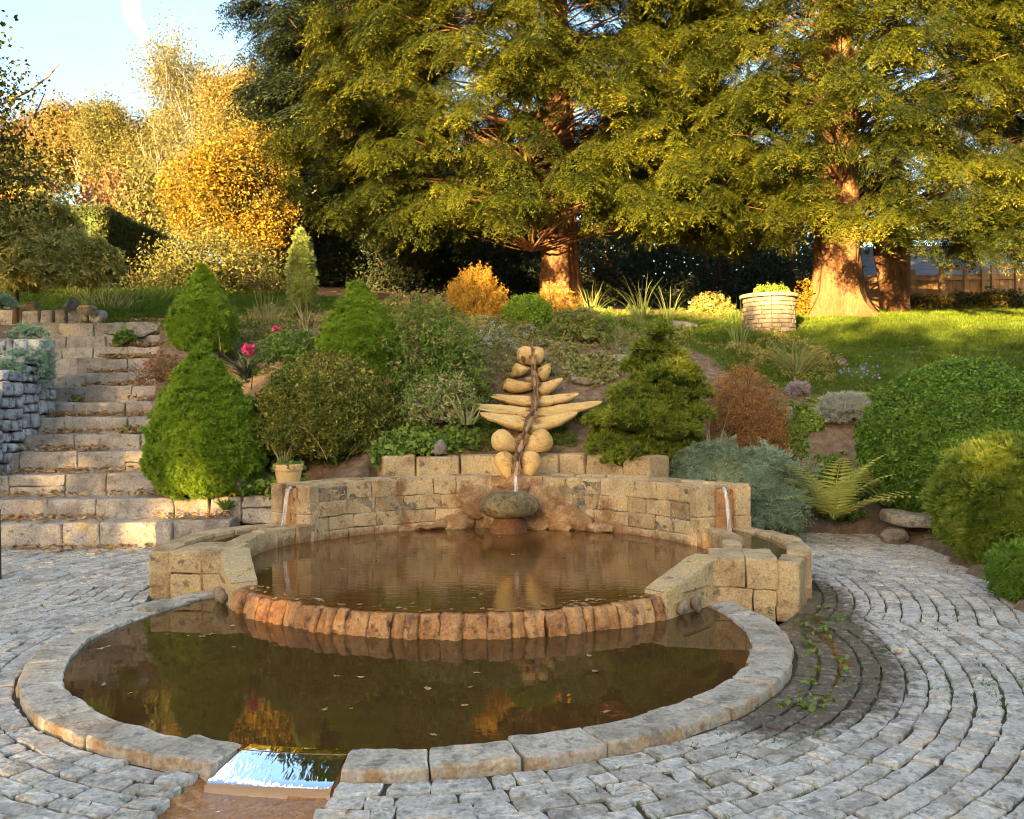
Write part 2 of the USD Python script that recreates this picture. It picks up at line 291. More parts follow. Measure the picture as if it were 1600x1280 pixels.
M['hedge'] = leaf_mat('hedge_leaves', [(0, (0.018, 0.026, 0.006)), (0.5, (0.05, 0.062, 0.012)), (1, (0.10, 0.105, 0.022))], trans=0.2, scale=1.5)
M['gold'] = leaf_mat('golden_leaves', [(0, (0.11, 0.065, 0.008)), (0.45, (0.21, 0.13, 0.008)), (0.8, (0.34, 0.215, 0.014)), (1, (0.20, 0.19, 0.03))], trans=0.42, scale=0.8)
M['pale'] = leaf_mat('pale_yellow_leaves', [(0, (0.08, 0.06, 0.015)), (0.5, (0.17, 0.13, 0.035)), (1, (0.28, 0.20, 0.06))], trans=0.4, scale=0.6)
M['birch'] = leaf_mat('thin_birch_leaves', [(0, (0.06, 0.062, 0.022)), (0.5, (0.125, 0.118, 0.04)), (1, (0.21, 0.175, 0.06))], trans=0.4, scale=0.6)
M['copper'] = leaf_mat('copper_leaves', [(0, (0.06, 0.035, 0.018)), (0.5, (0.14, 0.075, 0.035)), (1, (0.22, 0.12, 0.05))], trans=0.38, scale=0.5)
M['olive'] = leaf_mat('olive_leaves', [(0, (0.04, 0.045, 0.012)), (0.5, (0.095, 0.095, 0.022)), (1, (0.19, 0.16, 0.04))], trans=0.35, scale=0.6)
M['oak'] = leaf_mat('oak_leaves', [(0, (0.025, 0.03, 0.006)), (0.5, (0.065, 0.068, 0.012)), (0.85, (0.14, 0.11, 0.02)), (1, (0.24, 0.16, 0.03))], trans=0.4, scale=1.0)
M['amber'] = leaf_mat('amber_shrub', [(0, (0.26, 0.12, 0.015)), (0.5, (0.50, 0.28, 0.03)), (1, (0.62, 0.42, 0.07))], trans=0.35, scale=3)
M['boxball'] = leaf_mat('box_leaves', [(0, (0.03, 0.06, 0.008)), (0.45, (0.085, 0.16, 0.018)), (0.8, (0.15, 0.24, 0.03)), (1, (0.28, 0.34, 0.06))], trans=0.22, scale=6, rough=0.55, spec=0.15)
M['tipped'] = leaf_mat('yellow_tipped_conifer', [(0, (0.025, 0.05, 0.006)), (0.4, (0.10, 0.145, 0.014)), (0.72, (0.24, 0.28, 0.035)), (1, (0.42, 0.42, 0.08))], trans=0.25, scale=4)
M['hinoki'] = leaf_mat('dwarf_cypress', [(0, (0.03, 0.05, 0.005)), (0.4, (0.11, 0.14, 0.012)), (0.75, (0.22, 0.24, 0.024)), (1, (0.33, 0.32, 0.05))], trans=0.25, scale=4)
M['juniper_blue'] = leaf_mat('blue_juniper', [(0, (0.06, 0.085, 0.045)), (0.5, (0.17, 0.22, 0.13)), (1, (0.30, 0.36, 0.22))], trans=0.2, scale=4)
M['juniper_gold'] = leaf_mat('spreading_conifer', [(0, (0.06, 0.06, 0.010)), (0.4, (0.24, 0.22, 0.04)), (0.75, (0.44, 0.37, 0.09)), (1, (0.54, 0.32, 0.08))], trans=0.2, scale=2)
M['brownbox'] = leaf_mat('bronze_shrub', [(0, (0.03, 0.045, 0.006)), (0.35, (0.10, 0.12, 0.012)), (0.65, (0.22, 0.20, 0.03)), (0.85, (0.42, 0.32, 0.07)), (1, (0.30, 0.14, 0.05))], trans=0.25, scale=5)
M['spirea'] = leaf_mat('russet_spirea', [(0, (0.13, 0.065, 0.02)), (0.45, (0.31, 0.16, 0.05)), (0.8, (0.46, 0.21, 0.06)), (1, (0.55, 0.18, 0.06))], trans=0.3, scale=3)
M['red'] = leaf_mat('red_shrub', [(0, (0.10, 0.08, 0.03)), (0.5, (0.22, 0.12, 0.05)), (1, (0.42, 0.08, 0.05))], trans=0.3, scale=4)
M['green'] = leaf_mat('green_leaves', [(0, (0.035, 0.07, 0.008)), (0.45, (0.12, 0.19, 0.022)), (0.8, (0.22, 0.28, 0.045)), (1, (0.34, 0.33, 0.09))], trans=0.3, scale=3)
M['lime'] = leaf_mat('yellowing_leaves', [(0, (0.09, 0.09, 0.02)), (0.5, (0.22, 0.21, 0.06)), (1, (0.40, 0.37, 0.15))], trans=0.35, scale=3)
M['cream'] = leaf_mat('cream_leaves', [(0, (0.16, 0.15, 0.05)), (0.5, (0.36, 0.33, 0.13)), (1, (0.52, 0.48, 0.25))], trans=0.3, scale=3)
M['mixed'] = leaf_mat('autumn_perennials', [(0, (0.05, 0.045, 0.015)), (0.3, (0.15, 0.17, 0.03)), (0.55, (0.29, 0.26, 0.06)), (0.8, (0.30, 0.17, 0.08)), (1, (0.48, 0.40, 0.18))], trans=0.3, scale=2.2, wn=0.6)
M['silver'] = leaf_mat('silver_leaves', [(0, (0.16, 0.17, 0.12)), (0.5, (0.32, 0.32, 0.24)), (1, (0.46, 0.44, 0.35))], trans=0.2, scale=4)
M['mint'] = leaf_mat('blue_green_trailing', [(0, (0.09, 0.15, 0.09)), (0.5, (0.22, 0.33, 0.21)), (1, (0.36, 0.48, 0.34))], trans=0.2, scale=5)
M['reed'] = leaf_mat('reed_blades', [(0, (0.06, 0.085, 0.022)), (0.5, (0.17, 0.20, 0.055)), (1, (0.32, 0.31, 0.11))], trans=0.3, scale=2)
M['tan'] = leaf_mat('tan_grass', [(0, (0.11, 0.11, 0.03)), (0.5, (0.30, 0.23, 0.09)), (1, (0.48, 0.38, 0.19))], trans=0.3, scale=2)
M['grass'] = leaf_mat('lawn_grass', [(0, (0.04, 0.07, 0.007)), (0.5, (0.09, 0.135, 0.013)), (1, (0.155, 0.185, 0.025))], trans=0.3, scale=1.1, wn=0.5)
M['moss'] = leaf_mat('moss', [(0, (0.04, 0.06, 0.008)), (0.5, (0.09, 0.12, 0.015)), (1, (0.16, 0.18, 0.03))], trans=0.1, scale=5)
M['fern'] = leaf_mat('fern_fronds', [(0, (0.22, 0.23, 0.03)), (0.5, (0.40, 0.39, 0.07)), (1, (0.52, 0.48, 0.13))], trans=0.35, scale=3)
M['pink'] = leaf_mat('pink_petals', [(0, (0.50, 0.03, 0.09)), (0.5, (0.72, 0.07, 0.18)), (1, (0.82, 0.20, 0.30))], trans=0.3, scale=9)
M['fuchsia'] = leaf_mat('fuchsia_petals', [(0, (0.40, 0.03, 0.08)), (1, (0.65, 0.10, 0.16))], trans=0.3, scale=9)
M['violet'] = leaf_mat('violet_petals', [(0, (0.22, 0.12, 0.50)), (1, (0.42, 0.30, 0.70))], trans=0.3)
M['white'] = leaf_mat('white_petals', [(0, (0.65, 0.64, 0.60)), (1, (0.80, 0.79, 0.76))], trans=0.3)
M['heather'] = leaf_mat('mauve_heather', [(0, (0.17, 0.12, 0.12)), (0.5, (0.32, 0.24, 0.24)), (1, (0.44, 0.36, 0.35))], trans=0.2, scale=6)
M['litter'] = leaf_mat('fallen_leaf', [(0, (0.12, 0.065, 0.03)), (0.4, (0.27, 0.15, 0.06)), (0.75, (0.42, 0.27, 0.11)), (1, (0.55, 0.42, 0.12))], trans=0.2, scale=5, wn=0.5)
M['purple'] = leaf_mat('dark_rosette', [(0, (0.03, 0.04, 0.03)), (1, (0.09, 0.10, 0.07))], trans=0.15)

# ------------------------------------------------------------------ plan of the place
AX, PX = np.array([0.161, 0.987]), np.array([0.987, -0.161])
AX, PX = AX / np.linalg.norm(AX), PX / np.linalg.norm(PX)
C2, C1 = np.array([-0.315, 8.172]), np.array([-0.631, 6.237])
R = 2.15


def pol(th, r, c=C2):
    t = np.radians(th)
    return np.asarray(c) + np.multiply.outer(r * np.sin(t), PX) + np.multiply.outer(r * np.cos(t), AX)


def pa(p, a):
    return C2 + p * PX + a * AX


BED = Polygon([(-60, 15.6), (-8.6, 15.6), (-5.9, 15.35), (-5.2, 13.5), (-4.75, 12.1), (-4.25, 11.1), (-2.45, 11.05), (-2.42, 10.1)] + [tuple(pol(t, 3.0 if abs(t) < 37 else 2.66)) for t in range(-56, 60, 3)] +
              [(2.62, 9.62), (2.9, 10.2), (3.3, 10.85), (4.15, 10.75), (4.3, 10.0), (4.22, 9.1), (3.95, 7.7), (3.6, 6.4), (3.45, 4.0), (3.6, 1.0), (70, 1.0), (70, 200), (-60, 200)]).union(Polygon([(-60, 10.6), (-6.55, 10.6), (-6.55, 12.95), (-7.8, 12.95), (-7.95, 15.4), (-8.6, 16), (-60, 16)]))
STEPS = Polygon([(-6.6, 10.4), (-3.9, 10.4), (-4.75, 12.3), (-5.9, 15.5), (-7.95, 15.5), (-7.8, 12.9), (-6.6, 12.9)])
ctl = np.array([(-2.3, 9.9, .66), (-1.5, 10.65, .76), (0, 11.0, .78), (-1.7, 11.0, 1.0), (0, 11.35, 1.08), (1.75, 10.95, .95), (.2, 11.7, 1.3), (1.5, 10.65, .76), (2.3, 9.75, .25), (-2.5, 11.0, .48), (-4.1, 11.0, .48), (-4.6, 12, 1.15), (-5.2, 13.5, 2.05), (-5.9, 15.3, 2.9),
                (.35, 12.8, 1.95), (0, 14.3, 2.7), (-3, 14.3, 2.65), (-2, 12.4, 1.65), (-3.2, 11.8, 1.0), (2, 12.5, 1.55), (2, 14, 2.35), (4, 10.8, .02), (4, 12, .75), (4, 13.4, 1.72), (3, 11.1, .12), (2.7, 10.3, .1),
                (7, 13.4, 1.85), (7, 10.5, .45), (5, 8, .08), (4.3, 6, 0.0), (8, 7, .3), (12, 10, .9), (12, 13.5, 2.0), (4, 1, 0), (10, 1, .2), (1, 21, 3.6), (4, 21, 3.45), (8, 21, 3.40), (12, 21, 3.42), (4, 16, 2.38), (9, 16, 2.42), (14, 16, 2.5),
                (0, 17, 3.15), (-3, 17, 3.1), (-7.5, 11, 1.5), (-7.2, 12.0, 1.85), (-7.5, 12.8, 2.15), (-8, 14, 2.45), (-8, 15.2, 2.8), (-10, 11, 1.7), (-12, 14, 3.0), (-6, 16.5, 3.15), (-9, 17, 3.3), (-6, 22, 4.2), (-9, 22, 4.45), (-13, 22, 4.8), (1, 24, 4.05), (14, 26, 3.95), (10, 28, 4.05), (20, 26, 4.0),
                (0, 40, 5.6), (15, 40, 5.2), (-15, 40, 8.2), (-12, 30, 6.2), (30, 30, 4.4), (-30, 30, 8.5), (-30, 12, 3), (30, 10, 1), (0, 90, 12), (60, 90, 9), (-60, 90, 16), (-60, 30, 10), (60, 20, 3)])
_rbf = RBFInterpolator(ctl[:, :2], ctl[:, 2], kernel='linear', smoothing=0.02, neighbors=24)


def H(x, y):
    q = np.stack(np.broadcast_arrays(np.asarray(x, float), np.asarray(y, float)), -1)
    s = q.shape[:-1]
    q = q.reshape(-1, 2)
    return _rbf(q).reshape(s)


def hit(u, v):
    """Where the sight line through pixel (u, v) meets the garden's slope."""
    ys = np.linspace(9.6, 45, 500)
    d = (u - 800) * RIGHT - (v - 640) * UP + FOC * FWD
    p = EYE + d * (ys / d[1])[:, None]
    k = np.nonzero(p[:, 2] <= H(p[:, 0], p[:, 1]))[0]
    q = p[k[0]] if len(k) else p[-1]
    return np.array([q[0], q[1], float(H(q[0], q[1]))])


def on(u, Y):
    q = P(u, 632, Y)
    return np.array([q[0], q[1], float(H(q[0], q[1]))])


def lawn_mask(x, y):
    edge = np.interp(x, [-40, -9, -6.2, -5.5, -1, 1, 2.5, 3.2, 4, 5, 6, 30], [15.6, 15.8, 15.5, 14.9, 15.2, 15.6, 15.0, 13.6, 13.15, 12.9, 12.4, 12])
    w = (meshkit.noise(np.stack([x * 1.7, y * 1.7, 0 * x], -1)) - 0.5) * 0.7
    far = np.interp(x, [-40, -4, 0, 4, 9, 30], [40, 22, 19.0, 20.5, 24.5, 25])
    return np.clip((y + w - edge) / 0.25, 0, 1) * np.clip((far + w * 2 - y) / 0.6, 0, 1)


# ------------------------------------------------------------------ ground
gx = np.unique(np.concatenate([np.arange(-9, 9.01, 0.12), np.linspace(-26, -9, 40), np.linspace(9, 26, 40), np.linspace(-300, -26, 16), np.linspace(26, 300, 16)]))
gy = np.unique(np.concatenate([np.arange(3.0, 17.01, 0.12), np.linspace(17, 45, 80), np.linspace(45, 400, 22), np.linspace(-300, 3, 30)]))
XX, YY = np.meshgrid(gx, gy)
ZZ = H(np.clip(XX, -60, 60), np.clip(YY, 1, 90)) + 0.04 * (meshkit.fbm(np.stack([XX * 2.5, YY * 2.5, 0 * XX], -1), 3) - 0.5)
inside = contains_xy(BED, XX, YY) & ~contains_xy(STEPS, XX, YY)
stair = -0.1 + np.clip((YY - 10.46) / 4.8, 0, 1) * 2.85 - 0.30
ZZ = np.where(inside, ZZ, np.where(contains_xy(STEPS, XX, YY), stair, -0.16))
POOLS = Point(*C1).buffer(2.42).union(Point(*C2).buffer(2.6))
ZZ = np.where(contains_xy(POOLS, XX, YY) & ~inside, -0.5, ZZ)
n_, m_ = XX.shape
idx = np.arange(n_ * m_).reshape(n_, m_)
gf = np.concatenate([np.stack([idx[:-1, :-1], idx[:-1, 1:], idx[1:, 1:]], -1).reshape(-1, 3), np.stack([idx[:-1, :-1], idx[1:, 1:], idx[1:, :-1]], -1).reshape(-1, 3)])
gv = np.stack([XX, YY, ZZ], -1).reshape(-1, 3)
M['ground'] = usdkit.material(stage, '/World/Looks/garden_ground', {
    'g': ('geometry', {}), 's': ('attribute', {'attribute': 'stain'}), 'z': ('noise_texture', {'scale': 9.0, 'detail': 6.0, 'roughness': 0.65}), 'z2': ('noise_texture', {'scale': 1.3, 'detail': 3.0}),
    'r1': ('rgb_ramp', {'ramp': [(0, (0.06, 0.036, 0.02)), (0.45, (0.14, 0.09, 0.052)), (0.62, (0.20, 0.135, 0.083)), (1, (0.26, 0.185, 0.12))]}), 'r2': ('rgb_ramp', {'ramp': [(0.2, (0.035, 0.06, 0.010)), (0.6, (0.075, 0.115, 0.017)), (0.9, (0.11, 0.13, 0.03))]}),
    'zz': ('math', {'math_type': 'multiply_add', 'value2': 0.5}), 'z2m': ('math', {'math_type': 'multiply', 'value2': 0.5}), 'm': ('mix_color', {}), 'b': ('bump', {'strength': 0.8, 'distance': 0.04}), 'p': ('principled_bsdf', {'roughness': 0.95, 'specular_ior_level': 0.15})},
    [('g.position', 'z.vector'), ('g.position', 'z2.vector'), ('z.fac', 'r1.fac'), ('z2.fac', 'z2m.value1'), ('z.fac', 'zz.value1'), ('z2m.value', 'zz.value3'), ('zz.value', 'r2.fac'), ('s.fac', 'm.fac'), ('r1.color', 'm.a'), ('r2.color', 'm.b'),
     ('m.result', 'p.base_color'), ('z.fac', 'b.height'), ('b.normal', 'p.normal')], surface='p.BSDF')
structure('ground', (gv, gf), M['ground'], stain=(lawn_mask(XX, YY) * inside).ravel(), smooth=True)

# ------------------------------------------------------------------ rounded, roughened stone blocks
_lat = {}


def lattice(n):
    if n not in _lat:
        V, F, k = [], [], 0
        for ax in range(3):
            a, b = (ax + 1) % 3, (ax + 2) % 3
            ia, ib = np.meshgrid(np.arange(n[a] + 1), np.arange(n[b] + 1), indexing='ij')
            for s in (0, 1):
                q = np.zeros(ia.shape + (3,), int)
                q[..., a], q[..., b], q[..., ax] = ia, ib, s * n[ax]
                g = np.arange(ia.size).reshape(ia.shape) + k
                k += ia.size
                c = np.stack([g[:-1, :-1], g[1:, :-1], g[1:, 1:], g[:-1, 1:]], -1).reshape(-1, 4)
                if s == 0:
                    c = c[:, ::-1]
                V.append(q.reshape(-1, 3)); F.append(c)
        V, F = np.vstack(V), np.vstack(F)
        u, inv = np.unique(V, axis=0, return_inverse=True)
        F = inv.reshape(-1)[F]
        _lat[n] = u, np.vstack([F[:, [0, 1, 2]], F[:, [0, 2, 3]]])
    return _lat[n]


def block(L, W, Hh, n=(3, 1, 1), rad=0.02):
    """A box of L x W x Hh about the origin with rounded edges."""
    n = tuple(k + 2 for k in n)
    u, f = lattice(n)
    v = np.zeros((len(u), 3))
    rad = min(rad, 0.45 * min(L, W, Hh))
    for k, d in enumerate((L, W, Hh)):
        t = np.concatenate([[-d / 2], np.linspace(-d / 2 + rad, d / 2 - rad, n[k] - 1), [d / 2]])
        v[:, k] = t[u[:, k]]
    c = np.clip(v, [-L / 2 + rad, -W / 2 + rad, -Hh / 2 + rad], [L / 2 - rad, W / 2 - rad, Hh / 2 - rad])
    e = v - c
    ln = np.linalg.norm(e, axis=1, keepdims=True)
    return np.where(ln > 1e-9, c + e / np.maximum(ln, 1e-9) * rad, v), f


def rough(v, amp, freq=6.0, seed=0):
    s = v * np.asarray(freq) + seed * 3.1
    return v + amp * 2 * np.stack([meshkit.fbm(s, 2, 11), meshkit.fbm(s, 2, 23), meshkit.fbm(s, 2, 37)], -1) - amp


def arc_block(c, r0, r1, t0, t1, z0, z1, n=(3, 1, 1), rad=0.02, amp=0.012, freq=6.0, tilt=0.0):
    rm = (r0 + r1) / 2
    L = math.radians(abs(t1 - t0)) * rm
    v, f = block(L, r1 - r0, z1 - z0, n, rad)
    th, r = (t0 + t1) / 2 + np.degrees(v[:, 0] / rm), rm + v[:, 1]
    xy = pol(th, r, c)
    v = np.column_stack([xy, (z0 + z1) / 2 + v[:, 2] + tilt * v[:, 0]])
    f = f[:, ::-1]                                                  # theta runs clockwise: turn the faces outwards again
    return rough(v, amp, freq, rng.uniform(0, 50)), f


def obox(center, L, W, Hh, ang, n=(3, 2, 2), rad=0.02, amp=0.012, freq=6.0):
    v, f = block(L, W, Hh, n, rad)
    ca, sa = math.cos(ang), math.sin(ang)
    v = np.column_stack([v[:, 0] * ca - v[:, 1] * sa, v[:, 0] * sa + v[:, 1] * ca, v[:, 2]]) + np.asarray(center)
    return rough(v, amp, freq, rng.uniform(0, 50)), f


def cuts(a, b, lo, hi):
    """Random cut points from a to b, lo to hi apart."""
    out = [a]
    while out[-1] < b:
        out.append(out[-1] + rng.uniform(lo, hi))
    s = np.array(out)
    return a + (s - a) * (b - a) / (s[-1] - a)


def pairs(q):
    return list(zip(q[:-1], q[1:]))


def hull_block(pts, edge=0.08, amp=0.01):
    m = trimesh.convex.convex_hull(np.asarray(pts, float))
    v, f = trimesh.remesh.subdivide_to_size(m.vertices, m.faces, edge)
    m = trimesh.Trimesh(v, f)
    trimesh.smoothing.filter_taubin(m, iterations=2)
    return rough(np.array(m.vertices), amp, 7.0, rng.uniform(0, 50)), np.array(m.faces)


def tube(pts, rad, k=6, cap=True):
    p = np.asarray(pts, float)
    rad = np.broadcast_to(rad, (len(p),))
    t = np.gradient(p, axis=0)
    t /= np.linalg.norm(t, axis=1, keepdims=True) + 1e-12
    a = np.cross(t, np.where(np.abs(t[:, 2:]) < 0.9, [0, 0, 1.0], [1.0, 0, 0]))
    a /= np.linalg.norm(a, axis=1, keepdims=True) + 1e-12
    b, an = np.cross(t, a), np.arange(k) * 2 * np.pi / k
    v = p[:, None] + rad[:, None, None] * (np.cos(an)[None, :, None] * a[:, None] + np.sin(an)[None, :, None] * b[:, None])
    i, j = np.meshgrid(np.arange(len(p) - 1), np.arange(k), indexing='ij')
    q = np.stack([i * k + j, i * k + (j + 1) % k, (i + 1) * k + (j + 1) % k, (i + 1) * k + j], -1).reshape(-1, 4)
    f = np.vstack([q[:, [0, 1, 2]], q[:, [0, 2, 3]]])
    return v.reshape(-1, 3), f


def lathe(prof, c, k=32):
    an = np.linspace(0, 2 * np.pi, k, endpoint=False)
    pr = np.asarray(prof, float)
    v = np.stack([pr[:, None, 0] * np.cos(an), pr[:, None, 0] * np.sin(an), np.broadcast_to(pr[:, 1:2], (len(pr), k))], -1).reshape(-1, 3) + np.asarray(c)
    i, j = np.meshgrid(np.arange(len(pr) - 1), np.arange(k), indexing='ij')
    q = np.stack([i * k + j, i * k + (j + 1) % k, (i + 1) * k + (j + 1) % k, (i + 1) * k + j], -1).reshape(-1, 4)
    return v, np.vstack([q[:, [0, 1, 2]], q[:, [0, 2, 3]]])


def disc(c, r, z, n=96, rings=10, front=None):
    an = np.linspace(0, 2 * np.pi, n, endpoint=False)
    rr = np.linspace(0.02, 1, rings)[:, None] * np.full(n, r)
    if front:                                                       # a smaller radius along the front lip
        d = np.stack([np.cos(an), np.sin(an)], 1) @ AX
        rr = np.linspace(0.02, 1, rings)[:, None] * np.where(d < -0.6, front, r)
    v = np.stack([c[0] + rr * np.cos(an), c[1] + rr * np.sin(an), np.full((rings, n), z)], -1).reshape(-1, 3)
    i, j = np.meshgrid(np.arange(rings - 1), np.arange(n), indexing='ij')
    q = np.stack([i * n + j, (i + 1) * n + j, (i + 1) * n + (j + 1) % n, i * n + (j + 1) % n], -1).reshape(-1, 4)
    f = np.vstack([q[:, [0, 1, 2]], q[:, [0, 2, 3]], np.column_stack([np.zeros(n - 2, int), np.arange(1, n - 1), np.arange(2, n)])])
    return v, f


def arc_sheet(c, r0, r1, t0, t1, z, n=60, m=3):
    th, rr = np.linspace(t0, t1, n), np.linspace(r0, r1, m)
    xy = pol(np.repeat(th, m), np.tile(rr, n), c)
    zz = np.full(len(xy), z) if np.ndim(z) == 0 else np.repeat(np.interp(th, *z), m)
    g = np.arange(n * m).reshape(n, m)
    q = np.stack([g[:-1, :-1], g[:-1, 1:], g[1:, 1:], g[1:, :-1]], -1).reshape(-1, 4)
    q = q if t1 < t0 else q[:, ::-1]
    f = np.vstack([q[:, [0, 1, 2]], q[:, [0, 2, 3]]])
    v = np.column_stack([xy, zz])
    nz = np.cross(v[f[0, 1]] - v[f[0, 0]], v[f[0, 2]] - v[f[0, 0]])[2]
    return v, (f if nz > 0 else f[:, ::-1])


def poly_sheet(poly, z):
    poly = max(getattr(poly, 'geoms', [poly]), key=lambda q: q.area)
    v, f = trimesh.creation.triangulate_polygon(poly, engine='earcut')
    f = np.array([t if np.cross(v[t[1]] - v[t[0]], v[t[2]] - v[t[0]]) > 0 else t[::-1] for t in f])
    return np.column_stack([v, np.full(len(v), z)]), f


# ------------------------------------------------------------------ paving of small setts in courses round both pools
PAVE_Z = -0.05
ring2 = Point(*C2).buffer(2.80, 64)
CHAN = [np.array(C1) - AX * s for s in (2.1, 2.5, 2.9, 3.4, 4.2)]
chan_w = [0.24, 0.25, 0.30, 0.38, 0.46]
cdir = np.array([-0.30, -0.954])                                    # the stream runs off to the front left
sp0 = np.array(C1) - AX * 2.28
chan_c = [sp0, sp0 - AX * 0.30, sp0 - AX * 0.55 + [-0.03, 0], sp0 - AX * 0.95 + [-0.10, 0], sp0 - AX * 1.6 + [-0.22, 0]]
CHANNEL = Polygon([tuple(c - PX * w) for c, w in zip(chan_c, chan_w)] + [tuple(c + PX * w) for c, w in zip(chan_c[::-1], chan_w[::-1])])
PIERS = Polygon([tuple(pa(*q)) for q in ((1.5, -1.5), (1.95, -1.0), (2.52, -1.0), (2.85, 0.2), (2.8, 1.2), (2.0, 1.6))]).union(Polygon([tuple(pa(-q[0], q[1])) for q in ((1.5, -1.5), (1.95, -1.0), (2.52, -1.0), (2.85, 0.2), (2.8, 1.2), (2.0, 1.6))]))
AREA = Polygon([(-8.2, 1.0), (5.0, 1.0), (5.0, 11.2), (-3.0, 11.2), (-3.2, 10.47), (-8.2, 10.47)]).difference(Point(*C1).buffer(2.41, 64)).difference(ring2).difference(PIERS).difference(BED.buffer(-0.12))
FULL = AREA.difference(CHANNEL.buffer(0.02))
WET = Polygon([tuple(G(*q)[:2]) for q in ((1205, 925), (1240, 900), (1290, 925), (1325, 985), (1375, 1045), (1350, 1090), (1262, 1130), (1185, 1128), (1235, 1075), (1222, 1010), (1130, 950))]).buffer(0.05)
v, f = poly_sheet(AREA.union(WET.intersection(AREA)).buffer(0.06).difference(CHANNEL.buffer(0.13)).intersection(Polygon([(-8.2, 1), (5, 1), (5, 11.2), (-8.2, 11.2)])), PAVE_Z - 0.019)
pave = thing('paving', None, None)
tag(pave, kind='structure')
part(pave, 'grout_bed', (v, f), M['grout'], tone=0.4)
stones = []


def sett(path_pts, w):
    """One sett along a short piece of course: irregular outline, chamfered, slightly domed."""
    p = np.asarray(path_pts)
    t = np.gradient(p, axis=0); t /= np.linalg.norm(t, axis=1, keepdims=True)
    nn = np.stack([-t[:, 1], t[:, 0]], 1)
    j = lambda k, s: rng.normal(0, s, k)
    a = p + nn * (w / 2 - 0.0055 + j(len(p), 0.0045))[:, None]
    b = p - nn * (w / 2 - 0.0055 + j(len(p), 0.0045))[:, None]
    a[0] += t[0] * abs(j(1, 0.012)); b[0] += t[0] * abs(j(1, 0.012)); a[-1] -= t[-1] * abs(j(1, 0.012)); b[-1] -= t[-1] * abs(j(1, 0.012))
    e0, e1 = (a[0] + b[0]) / 2 - t[0] * 0.006, (a[-1] + b[-1]) / 2 + t[-1] * 0.006
    o = np.vstack([a, [e1], b[::-1], [e0]])
    c = o.mean(0)
    k = len(o)
    h = PAVE_Z + rng.normal(0, 0.0035)
    gxy = rng.normal(0, 0.018, 2)
    ch = min(0.009, w * 0.08)
    inn = o + (c - o) / np.linalg.norm(c - o, axis=1, keepdims=True) * ch
    mid = o + (c - o) * 0.5
    lv = lambda q, z: np.column_stack([q, z + (q - c) @ gxy])
    v = np.vstack([lv(o, h - 0.05), lv(o, h - 0.007 + j(k, 0.002)), lv(inn, h + j(k, 0.0015)), lv(mid, h + 0.001 + j(k, 0.0025)), lv(c[None], h + 0.001)])
    f = []
    for r in range(3):
        for i in range(k):
            q, s = r * k + i, r * k + (i + 1) % k
            f += [[q, q + k, s], [s, q + k, s + k]]
    f += [[3 * k + i, 4 * k, 3 * k + (i + 1) % k] for i in range(k)]
    f = np.array(f)
    n0 = np.cross(v[f[-1, 1]] - v[f[-1, 0]], v[f[-1, 2]] - v[f[-1, 0]])
    return v, (f if n0[2] > 0 else f[:, ::-1]), c


u0 = Point(*C1).buffer(2.415, 128).union(Point(*C2).buffer(2.52, 128))
d = 0.0
while d < 3.9 and len(stones) < 4000:
    w = rng.uniform(0.098, 0.135)
    ring = u0.buffer(d + w / 2, 64, join_style='mitre').exterior
    Ls, s = ring.length, rng.uniform(-0.2, 0)
    while s < Ls - 0.05:
        ln = rng.uniform(0.15, 0.30) if rng.random() < 0.75 else rng.uniform(0.10, 0.15)
        ss = np.linspace(max(s, 0), min(max(s + ln, 0.06), Ls), 4)
        pts = np.array([ring.interpolate(q).coords[0] for q in ss])
        s += ln
        c = pts.mean(0)
        turn = np.dot(pts[1] - pts[0], pts[-1] - pts[-2]) / (np.linalg.norm(pts[1] - pts[0]) * np.linalg.norm(pts[-1] - pts[-2]) + 1e-9)
        if not (-6.6 < c[0] < 4.9 and 2.4 < c[1] < 11.2) or turn < 0.85 or abs(c[0]) > 0.58 * c[1] + 0.6:
            continue
        if not all(AREA.contains(Point(*q)) for q in pts) or CHANNEL.buffer(0.05).contains(Point(*c)):
            continue
        v, f, c = sett(pts, w * rng.uniform(0.96, 1.0))
        stones.append((w * ln / c[1] ** 3, v, f, c))
    d += w
stones.sort(key=lambda q: -q[0])
rest, rest_wet = [], []


def wetness(v):
    from shapely import points, distance
    return np.clip(1 - distance(points(v[:, :2]), WET) / 0.30, 0, 1) * 0.85


for k, (_, v, f, c) in enumerate(stones):
    tn = float(np.clip(rng.normal(0.5, 0.28), 0, 1))
    if k < 300:
        part(pave, 'paving_stone', (v, f), M['paving'], tone=tn, stain=wetness(v))
    else:
        rest.append((v, f, tn)); rest_wet.append(wetness(v))
part(pave, 'small_paving_stones', join(rest), M['paving'], stain=np.concatenate(rest_wet), kind='stuff')

